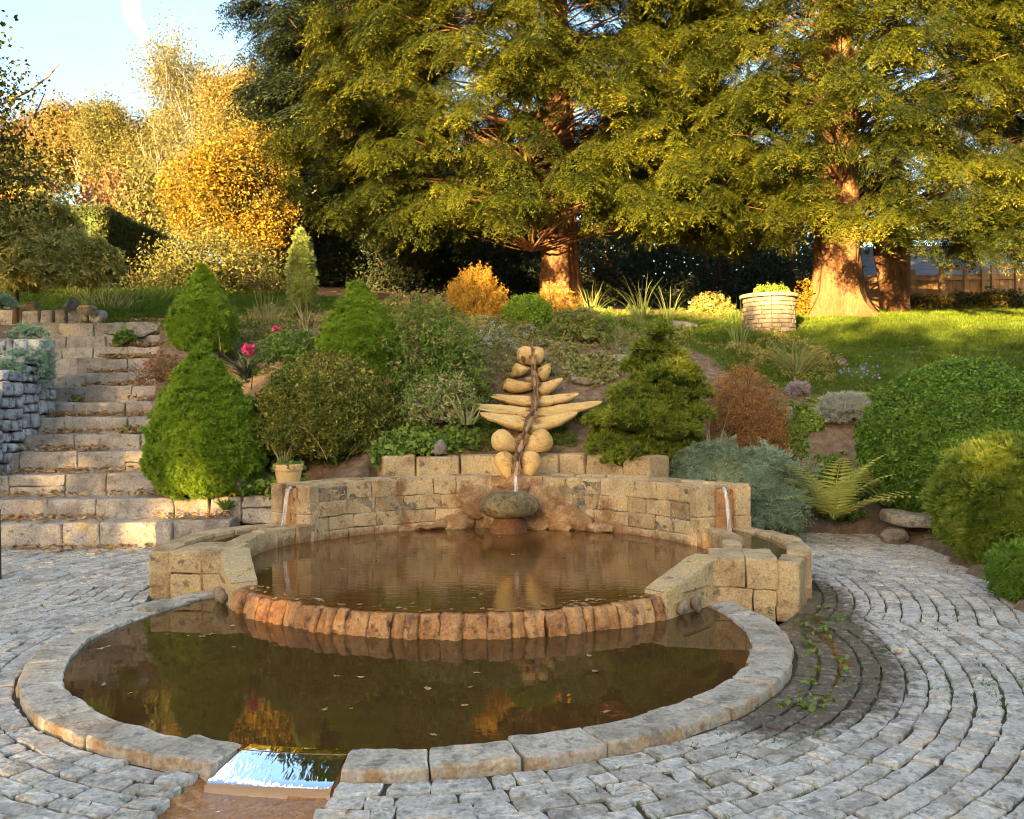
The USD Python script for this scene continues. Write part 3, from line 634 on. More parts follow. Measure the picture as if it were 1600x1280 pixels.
# ------------------------------------------------------------------ lower pool: kerb stones, floor, water, spill sill
low = thing('lower_pool', 'round lower pool edged with a broad kerb of pale stones', 'pool', (*C1, 0))
part(low, 'pool_floor', disc(C1, 2.3, -0.42, rings=12), M['floor'], tone=0.45)
sv, sf = lathe([(2.19, -0.45), (2.19, -0.02)], (*C1, 0), 96)
part(low, 'pool_side', (sv, sf[:, ::-1]), M['mortar'], tone=0.2, stain=0.5)
half_sp = math.degrees(0.27 / 2.3)
for side in (-1, 1):
    a0, a1 = 180 - half_sp, 62
    for t0, t1 in pairs(a0 - cuts(0, a0 - a1, 7.5, 12.5)):
        tt = sorted((side * t0, side * t1))
        r0, r1 = 2.155 + rng.normal(0, 0.010), 2.395 + rng.normal(0, 0.010)
        v, f = arc_block(C1, r0, r1, tt[0] + 0.07, tt[1] - 0.07, -0.17, -0.002 + rng.normal(0, 0.005), n=(7, 4, 2), rad=0.014, amp=0.017, freq=7, tilt=rng.normal(0, 0.01))
        v = rough(v, 0.006, 22)
        rad_ = np.hypot(v[:, 0] - C1[0], v[:, 1] - C1[1])
        part(low, 'kerb_stone', (v, f), M['kerb'], tone=float(np.clip(rng.normal(0.5, 0.25), 0, 1)), stain=np.clip((rad_ - 2.33) / 0.07, 0, 1) * 0.5 * (v[:, 2] < 0.0), smooth=True)
sill = arc_block(C1, 2.10, 2.47, 180 - half_sp + 0.3, 180 + half_sp - 0.3, -0.2, -0.058, n=(10, 5, 4), rad=0.02, amp=0.010, freq=14)
srr = np.hypot(*(sill[0][:, :2] - C1).T)
sill[0][:, 2] -= (srr - 2.15).clip(0) * 0.06 * (sill[0][:, 2] > -.1)
sill[0][:, :2] += (sill[0][:, :2] - C1) / srr[:, None] * ((srr > 2.44) * (0.02 * np.sin(np.degrees(np.arctan2(*(sill[0][:, :2] - C1).T)) * 5)))[:, None]
part(low, 'spill_sill', sill, M['stream'], tone=0.55, smooth=True, label='orange stained sill where the pool spills over')
structure('lower_pool_water', disc(C1, 2.20, -0.024), M['low_water'])
# the film running over the sill and the stream below it
th = np.linspace(180 - half_sp + 0.4, 180 + half_sp - 0.4, 14)
prof = [(2.12, -0.0225), (2.215, -0.0232), (2.30, -0.036), (2.40, -0.050), (2.455, -0.056), (2.48, -0.075), (2.49, -0.11)]
fv = np.vstack([np.column_stack([pol(th, r, C1), np.full(14, z)]) for r, z in prof])
g = np.arange(len(prof) * 14).reshape(len(prof), 14)
q = np.stack([g[:-1, :-1], g[1:, :-1], g[1:, 1:], g[:-1, 1:]], -1).reshape(-1, 4)
structure('spill_water', (fv, np.vstack([q[:, [0, 1, 2]], q[:, [0, 2, 3]]])), M['run_water'], smooth=True)
# stream bed: gravelly trough, lower than the setts
k, kc = 130, 41
tt = np.linspace(0, 1, k)
cc = np.array([np.interp(tt, np.linspace(0, 1, 5), [c[i] for c in chan_c]) for i in (0, 1)]).T
ww = np.interp(tt, np.linspace(0, 1, 5), chan_w) + 0.16
ss = np.linspace(-1, 1, kc)
bv = cc[:, None] + PX * (ss * 1.0)[None, :, None] * ww[:, None, None]
bz = -0.100 + 0.045 * np.abs(ss)[None, :] ** 4 + 0.034 * (meshkit.fbm(np.concatenate([bv * [26, 15], np.zeros(bv.shape[:2] + (1,))], -1), 4) - 0.5)
g = np.arange(k * kc).reshape(k, kc)
q = np.stack([g[:-1, :-1], g[1:, :-1], g[1:, 1:], g[:-1, 1:]], -1).reshape(-1, 4)
structure('stream_bed', (np.concatenate([bv, bz[..., None]], -1).reshape(-1, 3), np.vstack([q[:, [0, 1, 2]], q[:, [0, 2, 3]]])), M['stream'], smooth=True, tone=0.55)
bw = cc[:, None] + PX * (ss * 0.80)[None, :, None] * ww[:, None, None]
structure('stream_water', (np.concatenate([bw, np.full((k, kc, 1), -0.094) + 0.010 * (meshkit.fbm(np.concatenate([bw * [34, 20], np.ones((k, kc, 1))], -1), 3) - 0.5)[..., None]], -1).reshape(-1, 3), np.vstack([q[:, [0, 1, 2]], q[:, [0, 2, 3]]])), M['riffle'], smooth=True)
# puddle over the wet setts
pud = WET.buffer(-0.17).difference(Point(*C1).buffer(2.46)).difference(PIERS.buffer(-0.05)).difference(ring2)
pud = max(getattr(pud, 'geoms', [pud]), key=lambda q: q.area)
structure('puddle_water', poly_sheet(pud.simplify(0.01), PAVE_Z - 0.002), M['clear_water'])

# ------------------------------------------------------------------ upper pool
upper = thing('upper_pool', 'round upper pool with curved sandstone back wall, side troughs and iron stained lip', 'pool', (*C2, 0))
part(upper, 'pool_floor', disc(C2, 2.12, -0.2, rings=12), M['floor'], tone=0.7)


def wall_stain(v):
    """Where iron water has run down the wall: seeps at several bearings, splash round the basin."""
    d = v[:, :2] - C2
    th = np.degrees(np.arctan2(d @ PX, d @ AX))
    z = v[:, 2]
    s = np.zeros(len(v))
    for c, w, a, z1 in ((-34, 1.9, 1.0, 0.72), (-27, 1.5, 0.35, 0.5), (20, 2.0, 0.5, 0.7), (28, 4.5, 0.75, 0.48), (13, 6, 0.8, 0.62), (-14, 6, 0.8, 0.62), (0, 11, 0.85, 0.75), (-60, 2, 0.3, 0.5), (52, 2, 0.3, 0.4)):
        s = np.maximum(s, a * np.exp(-((th - c - 0.8 * np.sin(z * 9)) / (w * (1.25 - 0.6 * np.clip(z, 0, 1)))) ** 2) * np.clip((z1 + 0.08 - z) / 0.12, 0, 1))
    return np.maximum(s, 0.7 * np.clip((0.21 - z) / 0.05, 0, 1))


TW = 63.0
part(upper, 'wall_core', join([arc_block(C2, 2.158, 2.40, -TW + 0.6, TW - 0.6, -0.2, 0.665, n=(120, 1, 10), rad=0.01, amp=0.014, freq=12)]), M['mortar'], tone=0.5, stain=None, smooth=True)
zc = [0.10, 0.215, 0.36, 0.52, 0.70]
for k in range(4):
    lo, hi = ((6, 11), (5, 12), (7, 13), (6.5, 12.5))[k]
    for t0, t1 in pairs(cuts(-TW, TW, lo, hi)):
        pr = rng.normal(0, 0.006) + (0.02 if k == 0 else 0)
        v, f = arc_block(C2, 2.145 - pr, 2.385, t0 + 0.07, t1 - 0.07, zc[k] + 0.002 - (0.15 if k == 0 else 0), zc[k + 1] - 0.002 + (rng.normal(0, 0.005) if k == 3 else 0), n=(7, 1, 4), rad=0.010, amp=0.018, freq=7)
        v = rough(v, 0.006, 24)
        part(upper, 'wall_stone', (v, f), M['wall'], tone=float(np.clip(rng.normal(0.45, 0.3), 0, 1)), stain=wall_stain(v), smooth=True)
for t0, t1 in pairs(cuts(-TW, TW, 7, 12)):
    v, f = arc_block(C2, 2.53, 2.68, t0 + 0.15, t1 - 0.15, 0.2, 0.70 + rng.normal(0, 0.006), n=(3, 1, 1), rad=0.02, amp=0.012)
    part(upper, 'channel_stone', (v, f), M['wall'], tone=rng.random(), stain=0.1, smooth=True)
part(upper, 'channel_floor', arc_block(C2, 2.37, 2.55, -TW + 1, TW - 1, 0.3, 0.635, n=(40, 1, 1), rad=0.01, amp=0.004), M['mortar'], tone=0.1, stain=0.9, smooth=True)
structure('channel_water', arc_sheet(C2, 2.38, 2.535, -TW + 1.2, TW - 1.2, 0.668), M['trough_water'])
# end faces of the wall: stained notch down which the channel falls
for s in (-1, 1):
    for k, (z0, z1) in enumerate(((0.10, 0.40), (0.40, 0.70))):
        for r0, r1 in ((2.14, 2.34), (2.56, 2.72)):
            v, f = arc_block(C2, r0 - 0.004, r1 + 0.004, *sorted((s * (TW - 2.4), s * (TW + 1.3))), z0 - 0.2 * (k == 0), z1 + 0.004, n=(1, 2, 2), rad=0.018, amp=0.008)
            part(upper, 'end_stone', (v, f), M['wall'], tone=rng.uniform(0.4, 0.9), stain=np.clip(1 - np.abs(np.hypot(*(v[:, :2] - C2).T) - 2.44) / (0.20 - 0.12 * (v[:, 2] - 0.3)), 0, 1) * 0.9, smooth=True)
    v, f = arc_block(C2, 2.34, 2.56, *sorted((s * (TW - 3.0), s * (TW + 0.45))), -0.1, 0.655, n=(1, 2, 6), rad=0.02, amp=0.012)
    part(upper, 'spout_stone', (v, f), M['lip'], tone=0.45, stain=0.1, smooth=True, label='orange stained notch under the side spout')
# side troughs
for s in (-1, 1):
    rim = [(t, 2.145 + 0.05 * math.sin((t - 66) / 42 * math.pi * 2.2), 2.30 + 0.055 * math.sin((t - 66) / 42 * math.pi * 2.2)) for t in np.linspace(62, 112, 9)]
    for (t0, a0, b0), (t1, a1, b1) in zip(rim[:-1], rim[1:]):
        v, f = arc_block(C2, (a0 + a1) / 2, (b0 + b1) / 2, *sorted((s * (t0 + 0.02), s * (t1 - 0.02))), -0.2, 0.312 + rng.normal(0, 0.004), n=(4, 3, 3), rad=0.018, amp=0.014, freq=8)
        v = rough(v, 0.005, 24)
        part(upper, 'trough_rim_stone', (v, f), M['wall'], tone=rng.uniform(0.2, 0.6), stain=np.clip((0.24 - v[:, 2]) / 0.05, 0, 1) * 0.8, smooth=True)
    tc = cuts(62, 109, 7, 11)
    for t0, t1 in zip(tc[:-1], tc[1:]):
        bul = 0.13 * math.sin(math.radians(((t0 + t1) / 2 - 60) * 3.2))
        v, f = arc_block(C2, 2.50 + bul, 2.68 + bul, *sorted((s * (t0 + 0.03), s * (t1 - 0.03))), -0.15, 0.305 + rng.normal(0, 0.005), n=(4, 3, 3), rad=0.016, amp=0.014, freq=8)
        v = rough(v, 0.005, 24)
        part(upper, 'trough_wall_stone', (v, f), M['wall'], tone=rng.uniform(0.3, 0.8), stain=np.clip((v[:, 2] < 0.02) * 0.4, 0, 1), smooth=True)
    part(upper, 'trough_floor', arc_block(C2, 2.24, 2.58, *sorted((s * 62, s * 102)), 0.0, 0.17, n=(20, 2, 1), rad=0.01, amp=0.01), M['floor'], tone=0.6, smooth=True)
    structure('trough_water', arc_sheet(C2, 2.22, 2.64, s * 62.5, s * 106, 0.272, n=40), M['trough_water'])
    # pier at the front end and the sloping cheek that runs down to the lip
    an = math.atan2(PX[1], PX[0])
    pt = rng.uniform(0.4, 0.8)
    if s < 0:
        rows = [((-2.45, -1.97), 0.135, 0.318), ((-2.44, -2.16), -0.2, 0.125), ((-2.15, -1.97), -0.2, 0.125)]
    else:
        rows = [((1.97, 2.22), 0.10, 0.325), ((2.225, 2.46), 0.09, 0.32), ((1.97, 2.27), -0.2, 0.095), ((2.275, 2.44), -0.2, 0.085)]
    for (p0, p1), z0, z1 in rows:
        c = pa((p0 + p1) / 2, -0.62)
        v, f = obox((*c, (z0 + z1) / 2), p1 - p0 - 0.002, 0.50, z1 - z0, an, n=(5, 5, 4), rad=0.011, amp=0.013, freq=9)
        v = rough(v, 0.005, 24)
        part(upper, 'pier_stone', (v, f), M['wall'], tone=rng.uniform(0.55, 0.95), stain=np.clip((0.02 - v[:, 2]) / 0.05, 0, 1) * 0.35 * (v[:, 2] > -0.1), smooth=True)
    tb = np.array([109.0, 131.0])
    pts = []
    for t, z in ((107.0, 0.312), (114.0, 0.312), (131.0, 0.165)):
        for r in (1.955, 2.17):
            xy = pol(s * t, r)
            pts += [(*xy, z), (*xy, -0.25)]
    part(upper, 'cheek_stone', hull_block(pts, 0.07, 0.008), M['wall'], tone=0.95, stain=0.05, smooth=True)
    for tq in (127.0, 122.5):
        xy = pol(s * tq, 2.19)
        part(upper, 'cobble', (rough(trimesh.creation.icosphere(2, 0.045).vertices * [1, 1, 1.2] + [*xy, 0.035], 0.018, 14), trimesh.creation.icosphere(2).faces), M['rock'], tone=0.0, smooth=True)
# lip of fluted orange stones
tl = cuts(131.5, 228.5, 1.9, 4.8)
part(upper, 'lip_core', arc_block(C2, 1.98, 2.09, 131, 229, -0.45, 0.118, n=(90, 2, 5), rad=0.02, amp=0.008, freq=16), M['lip'], tone=0.4, stain=0.15, smooth=True)
for t0, t1 in zip(tl[:-1], tl[1:]):
    bl = rng.uniform(-0.022, 0.022)
    v, f = arc_block(C2, 1.965, 2.155 + bl, t0 + 0.02, t1 - 0.02, -0.30, 0.128 + rng.normal(0, 0.004), n=(6, 3, 8), rad=0.013, amp=0.014, freq=11)
    v = rough(v, 0.008, [30, 30, 9])
    xy = v[:, :2] - C2
    rr = np.hypot(*xy.T)
    v[:, :2] += xy / rr[:, None] * ((rr > 2.08) * (-0.06) * np.clip(v[:, 2] - 0.02, 0, 1) / 0.14 + (rr > 2.08) * 0.012 * np.sin(np.degrees(np.arctan2(xy @ PX, xy @ AX)) * 2.3))[:, None]
    part(upper, 'lip_stone', (v, f), M['lip'], tone=float(np.clip(rng.normal(0.5, 0.25), 0, 1)), stain=0.12 + 0.3 * (np.abs(np.degrees(np.arctan2((v[:, :2] - C2) @ PX, (v[:, :2] - C2) @ AX)) % 360 - (t0 + t1) / 2) > (t1 - t0) * 0.40), smooth=True)
structure('upper_pool_water', disc(C2, 2.17, 0.135, n=192, front=2.06), M['up_water'])
# ------------------------------------------------------------------ falling water, basin, cascade
def pour(name, pts, r0, r1, label):
    p = np.asarray(pts, float)
    tt = np.linspace(0, 1, len(p))
    v, f = tube(p, r0 + (r1 - r0) * tt, 8)
    return solo(name, label, 'water jet', (rough(v, 0.005, 30), f), M['fall'], smooth=True)


for s, lb in ((-1, 'thin stream of water falling from the left end of the curved wall'), (1, 'stream of water falling from the right end of the curved wall into its trough')):
    q = []
    for k in np.linspace(0, 1, 9):
        xy = pol(s * (TW + 0.6 + 2.6 * k ** 0.75), 2.44)
        q.append((*xy, 0.672 - 0.40 * k ** 1.7))
    pour('water_jet', q, 0.016, 0.020, lb)
MC = np.array(pol(-0.8, 1.80))
basin = thing('mushroom_basin', 'brown mushroom shaped stone basin standing in the pool under the cascade', 'basin', (*MC, 0.1))
capv, capf = lathe([(0.0, 0.24), (0.19, 0.275), (0.25, 0.30), (0.295, 0.335), (0.318, 0.375), (0.315, 0.42), (0.285, 0.475), (0.235, 0.515), (0.18, 0.54), (0.155, 0.546), (0.135, 0.53), (0.10, 0.50), (0.0, 0.49)], (*MC, 0.02), 40)
part(basin, 'basin_cap', (rough(capv, 0.014, 8), capf), M['mushroom'], tone=0.55, smooth=True)
stv, stf = lathe([(0.215, -0.25), (0.21, 0.1), (0.185, 0.2), (0.16, 0.27), (0.17, 0.33)], (*MC, 0), 24)
part(basin, 'basin_stem', (rough(stv, 0.02, 9), stf), M['mushroom'], tone=0.3, stain=0.75, smooth=True)
part(basin, 'basin_water', disc(MC, 0.128, 0.548, 24, 4), M['trough_water'])
tufa = thing('tufa_outcrop', 'lumpy iron stained rock face bulging from the wall behind the mushroom basin', 'rock', (*pol(0, 2.1), 0.2))
for th, z, r, sx, sz in ((-11, .42, 2.13, .20, .20), (-5.5, .30, 2.10, .17, .22), (9, .40, 2.12, .24, .24), (15, .26, 2.08, .20, .15), (20, .22, 2.10, .16, .10), (-17, .20, 2.10, .18, .08), (4, .18, 2.05, .25, .10), (26, .18, 2.10, .2, .06), (-25, .17, 2.11, .2, .05), (0, .60, 2.17, .24, .13)):
    m = trimesh.creation.icosphere(3)
    ang = math.atan2(*(pol(th, 1) - C2)[::-1])
    v = m.vertices * [0.11, sx, sz]
    v = np.column_stack([v[:, 0] * math.cos(ang) - v[:, 1] * math.sin(ang), v[:, 0] * math.sin(ang) + v[:, 1] * math.cos(ang), v[:, 2]]) + [*pol(th, r + 0.02), z]
    part(tufa, 'rock_lump', (rough(rough(v, 0.05, 7, rng.uniform(0, 20)), 0.015, 20), m.faces), M['wall'], tone=rng.uniform(0.2, 0.7), stain=0.62, smooth=True)

casc = thing('cascade', 'golden stone cascade of paired leaf shaped basins stepping down the bank', 'fountain', hit(835, 600))
LOBES = [  # name, u, v, width px, height px, Y, depth m, turn (degrees in the picture plane), dish
    ('petal', 790, 728, 27, 42, 10.34, 0.17, -14, 0.0), ('petal', 827, 728, 30, 43, 10.34, 0.17, 14, 0.0),
    ('petal', 790, 692, 45, 29, 10.72, 0.22, 30, 0.0), ('petal', 840, 693, 48, 31, 10.72, 0.22, -34, 0.0),
    ('basin', 793, 659, 86, 20, 11.12, 0.34, 8, 0.9), ('basin', 868, 659, 70, 21, 11.12, 0.34, -11, 0.9),
    ('basin', 781, 642, 92, 15, 11.52, 0.36, 5, 0.8), ('basin', 888, 641, 104, 17, 11.52, 0.36, -7, 0.8),
    ('basin', 800, 626, 66, 17, 11.9, 0.32, 4, 0.9), ('basin', 872, 625, 64, 17, 11.9, 0.32, -5, 0.9),
    ('basin', 814, 605, 44, 21, 12.25, 0.28, 14, 0.9), ('basin', 861, 604, 40, 21, 12.25, 0.28, -16, 0.9),
    ('basin', 815, 580, 24, 24, 12.58, 0.26, 22, 0.8), ('basin', 853, 581, 22, 26, 12.58, 0.26, -24, 0.8)]
for nm, u, v0, wp, hp, Y, dp, turn, dish in LOBES:
    c = P(u, v0, Y)
    s = 1.04 * Y / FOC
    sgn = 1 if u > 830 - (760 - v0) * 0.12 else -1
    m = trimesh.creation.icosphere(4)
    q = np.array(m.vertices)
    if nm == 'basin':                                               # a hollowed leaf: boat-shaped underside, raised rim, tip turned up
        tq, kk = np.linspace(0, 1, 26), 14
        ph = np.linspace(0, np.pi, kk)
        dd = dp / 2 * np.interp(tq, [0, .06, .3, .6, .85, .96, 1], [.55, .85, 1, .92, .66, .40, .06])
        hh = hp * s * .80 * np.interp(tq, [0, .06, .25, .6, .85, .96, 1], [.55, .9, 1, .74, .46, .28, .05])
        zr = hp * s * (.22 + .16 * tq ** 2 - .18 * (tq < .08))
        sec = []
        for d_, h_, r_ in zip(dd, hh, zr):
            un = np.stack([-d_ * np.cos(ph), r_ - h_ * np.sin(ph) ** .8], 1)
            inn = np.stack([.80 * d_ * np.cos(ph), r_ + .04 * h_ - .52 * h_ * np.sin(ph) ** 1.2], 1)
            sec.append(np.vstack([un, inn]))
        sec = np.array(sec)
        xx = sgn * (tq - .5) * wp * s * 1.10 - sgn * .05 * wp * s
        ty = math.radians(15)
        q = np.stack([np.broadcast_to(xx[:, None], sec.shape[:2]), sec[..., 0] * math.cos(ty) - sec[..., 1] * math.sin(ty), sec[..., 0] * math.sin(ty) + sec[..., 1] * math.cos(ty)], -1).reshape(-1, 3)
        g = np.arange(len(tq) * 2 * kk).reshape(len(tq), 2 * kk)
        fq = np.stack([g[:-1], np.roll(g[:-1], -1, 1), np.roll(g[1:], -1, 1), g[1:]], -1).reshape(-1, 4)
        ff = np.vstack([fq[:, [0, 1, 2]], fq[:, [0, 2, 3]]] + [np.stack([np.full(2 * kk - 2, e[0]), e[1:-1], e[2:]], 1)[:, ::o] for e, o in ((g[0], -1), (g[-1], 1))])
        m = trimesh.Trimesh(q, ff, process=False)
        if m.volume < 0:
            m.invert()
        m = trimesh.Trimesh(*trimesh.remesh.subdivide_to_size(m.vertices, m.faces, .05))
        q = np.array(m.vertices)
    else:
        x, y, z = q.T
        k = z if abs(turn) < 20 else -x * sgn * -1
        q = np.stack([x * (1 + 0.42 * z if abs(turn) < 20 else 1), y * (1 - .35 * np.clip(x * sgn, -1, 1) * -1), z * (1 if abs(turn) < 20 else 1 + 0.48 * x * sgn)], 1)
    if nm != 'basin':
        q = q * [wp * s / 2, dp / 2, hp * s / 2 * 1.05]
    a = math.radians(-turn)
    q = np.column_stack([q[:, 0] * math.cos(a) - q[:, 2] * math.sin(a), q[:, 1], q[:, 0] * math.sin(a) + q[:, 2] * math.cos(a)])
    q = rough(rough(q + c, 0.014, 7, u), 0.004, 25)
    cen = P(np.interp(v0, [560, 600, 650, 690, 745], [833, 836, 831, 815, 806]), v0, Y)
    dx = np.abs(q[:, 0] - cen[0])
    st = np.clip(1 - dx / 0.16, 0, 1) * 0.95 * (q[:, 2] > c[2] - 0.1 * hp * s) + 0.4 * (q[:, 2] < c[2] - 0.4 * hp * s)
    part(casc, nm, (q, m.faces), M['fountain'], tone=rng.uniform(0.3, 0.75), stain=np.clip(st, 0, 1), smooth=True)
c = P(829, 556, 12.9)
v, f = block(0.37, 0.28, 0.25, (5, 4, 4), 0.085)
v[:, 0] *= 1 + 0.5 * v[:, 2]
topst = np.clip(1 - np.abs(v[:, 0] - 0.03) / 0.05, 0, 1) * (v[:, 1] < 0) * 1.0
part(casc, 'head_block', (rough(v + c, 0.012, 6), f), M['fountain'], tone=0.6, stain=topst, smooth=True)
hv, hf = lathe([(0.0, 0), (0.03, 0), (0.035, 0.012), (0.04, 0.02)], (0, 0, 0), 16)
m = trimesh.creation.icosphere(2)
part(casc, 'hollow', (m.vertices * [0.035, 0.02, 0.055] + c + [-0.10, -0.132, -0.045], m.faces), M['fountain'], tone=0.0, stain=1.0, smooth=True)
spine = [(832, 552, 12.80), (833, 568, 12.62), (835, 590, 12.40), (837, 608, 12.10), (837, 626, 11.75), (834, 642, 11.36), (828, 656, 11.02), (818, 682, 10.68), (812, 700, 10.55), (808, 722, 10.28), (805, 744, 10.12)]
pts = np.array([P(*q) for q in spine])
tt = np.linspace(0, 1, len(pts)); ti = np.linspace(0, 1, 50)
pts = np.array([np.interp(ti, tt, pts[:, i]) for i in range(3)]).T
an = np.linspace(math.radians(200), math.radians(340), 9)
wv = 0.044 + 0.013 * np.sin(ti * 34)
rv = pts[:, None] + np.stack([np.cos(an)[None] * wv[:, None], 0.0 * wv[:, None] * np.sin(an)[None], (np.sin(an)[None] + 0.75) * wv[:, None]], -1)
g = np.arange(50 * 9).reshape(50, 9)
q = np.stack([g[:-1, :-1], g[1:, :-1], g[1:, 1:], g[:-1, 1:]], -1).reshape(-1, 4)
part(casc, 'runnel', (rough(rv.reshape(-1, 3), 0.005, 14), np.vstack([q[:, [0, 1, 2]], q[:, [0, 2, 3]]])), M['runnel'], tone=0.6, stain=np.tile(np.abs(np.linspace(-1, 1, 9)) < 0.45, 50) * 0.8, smooth=True)
part(casc, 'runnel_water', (np.vstack([pts + [-0.022, 0, -0.010], pts + [0.022, 0, -0.010]]), np.vstack([[(i, i + 1, i + 50), (i + 1, i + 51, i + 50)] for i in range(49)])), M['run_water'], smooth=True)
for k, (u, v0, Y, r) in enumerate(((834, 585, 12.65, .20), (836, 612, 12.3, .22), (836, 635, 11.9, .26), (832, 652, 11.5, .30), (828, 676, 11.15, .26), (814, 705, 10.80, .2), (807, 732, 10.42, .16))):
    m = trimesh.creation.icosphere(3)
    part(casc, 'plinth', (rough(m.vertices * [r * 1.1, r * 0.8, r * 0.62] + P(u, v0 + 8, Y) - [0, -0.05, r * 0.32], 0.02, 6), m.faces), M['fountain'], tone=0.25, stain=0.55, smooth=True)
pour('water_jet', [P(806, 744, 10.11) + [0, -0.03 * k, 0] + [0, 0, -0.23 * k ** 1.6] for k in np.linspace(0, 1, 8)], 0.016, 0.022, 'thin jet of water dropping from the lowest petals into the mushroom basin')

# low retaining wall above the curved wall
band = thing('retaining_wall', 'low curved row of pale sandstone blocks above the pool wall', 'wall', (*pol(0, 2.85), 0.7))
for a, b in ((-34.5, -3.2), (0.5, 33)):
    tq = cuts(a, b, 7.5, 13.0)
    for t0, t1 in zip(tq[:-1], tq[1:]):
        v, f = arc_block(C2, 2.74 + rng.normal(0, 0.012), 3.12, t0 + 0.12, t1 - 0.12, 0.45, 0.905 + rng.normal(0, 0.01), n=(3, 2, 3), rad=0.03, amp=0.016)
        part(band, 'block', (v, f), M['wall'], tone=rng.uniform(0.4, 0.95), stain=np.clip((0.74 - v[:, 2]) / 0.05, 0, 1) * 0.4, smooth=True)

# ------------------------------------------------------------------ stairs
TOPS = [.22, .459, .716, .969, 1.18, 1.405, 1.606, 1.83, 2.03, 2.27, 2.47, 2.68, 2.93]
stairs = thing('stone_stairs', 'flight of rough grey stone steps climbing the bank beside the dwarf spruces', 'stairs', (-5.2, 10.46, 0))
STEP = []
for i, zt in enumerate(TOPS):
    y0 = 10.46 + 0.4 * i
    z0 = (TOPS[i - 1] if i else -0.05) - 0.06
    xl = -7.6 if i < 4 else (-6.9 if i < 6 else -7.9)
    xr = [-3.2, -2.42, -4.1, -4.25, -4.4, -4.6, -4.75, -4.95, -5.1, -5.25, -5.4, -5.6, -5.75][i]
    STEP.append((xl, xr, y0, zt))
    part(stairs, 'step_core', obox(((xl + xr) / 2, y0 + 0.27, (z0 + zt) / 2 - 0.03), xr - xl - 0.06, 0.48, zt - z0 - 0.05, 0, n=(20, 1, 1), rad=0.02, amp=0.01), M['mortar'], tone=0.3, smooth=True)
    xs = cuts(xl, xr, 0.38, 0.95)
    for x0, x1 in zip(xs[:-1], xs[1:]):
        split = rng.random() < 0.16 and x1 - x0 > 0.5
        for za, zb in (((z0, z0 + (zt - z0) * 0.55), (z0 + (zt - z0) * 0.56, zt)) if split else ((z0, zt),)):
            v, f = obox(((x0 + x1) / 2, y0 + 0.2 + rng.normal(0, 0.014), (za + zb) / 2 + rng.normal(0, 0.006)), x1 - x0 - rng.uniform(0.004, 0.016), 0.42, zb - za, rng.normal(0, 0.012), n=(8, 3, 3), rad=0.018, amp=0.024, freq=6)
            v = rough(v, 0.008, 20)
            part(stairs, 'step_stone', (v, f), M['step'], tone=float(np.clip(rng.normal(0.45, 0.22) + (0.45 if rng.random() < 0.06 else 0), 0, 1)), smooth=True)

dry = thing('dry_stone_wall', 'tiered blue grey rubble wall along the left side of the steps', 'wall', (-6.5, 11.8, 0.8))
for (ya, yb, zt) in ((10.7, 11.55, 1.78), (11.55, 12.05, 2.02), (12.05, 12.45, 2.22), (12.45, 12.9, 2.47)):
    part(dry, 'rubble_core', obox((-6.68, (ya + yb) / 2 + 0.02, (zt + 0.3) / 2), 0.46, yb - ya - 0.04, zt - 0.36, 0, n=(2, 3, 6), amp=0.02), M['mortar'], tone=0.2, smooth=True)
    z = 0.3
    while z < zt - 0.02:
        h = min(rng.uniform(0.11, 0.21), zt - z)
        if zt - z - h < 0.07:
            h = zt - z
        for face in ('side', 'front'):
            lo, hi = (ya, yb) if face == 'side' else (-6.90, -6.47)
            cs = cuts(lo, hi, 0.14, 0.34)
            for a, b in zip(cs[:-1], cs[1:]):
                if face == 'side':
                    v, f = obox((-6.44 + rng.normal(0, 0.02), (a + b) / 2, z + h / 2), 0.22, b - a - 0.018, h - 0.016, rng.normal(0, 0.05), n=(2, 2, 2), rad=0.03, amp=0.026, freq=9)
                else:
                    v, f = obox(((a + b) / 2, ya + 0.06 + rng.normal(0, 0.015), z + h / 2), b - a - 0.018, 0.2, h - 0.016, rng.normal(0, 0.05), n=(2, 2, 2), rad=0.03, amp=0.026, freq=9)
                part(dry, 'stone', (v, f), M['dry'], tone=float(np.clip(rng.normal(0.5, 0.28), 0, 1)), smooth=True)
        z += h


# ------------------------------------------------------------------ rocks
def rock(name, label, u, v0, wp, hp, Y=None, dep=0.35, mat='rock', tone=0.5, group=None, sink=0.25, cat='rock'):
    b = hit(u, v0) if Y is None else P(u, v0, Y)
    s = b[1] / FOC
    rr = np.random.default_rng(int(u * 7 + v0))
    d = rr.normal(size=(16, 3)); d /= np.linalg.norm(d, axis=1, keepdims=True)
    m = trimesh.convex.convex_hull(d * [1, 1, .9])
    m = trimesh.Trimesh(*trimesh.remesh.subdivide_to_size(m.vertices, m.faces, 0.28))
    q = m.vertices * [wp * s / 2, dep / 2, hp * s * (0.5 + sink / 2)] + [0, 0, hp * s * (0.5 - sink / 2)]
    q = rough(rough(q, min(0.07 * wp * s, 0.03), 6, u), 0.008, 20)
    return solo(name, label, cat, (q + b, m.faces), M[mat], tone=tone * .8, smooth=True, group=group)


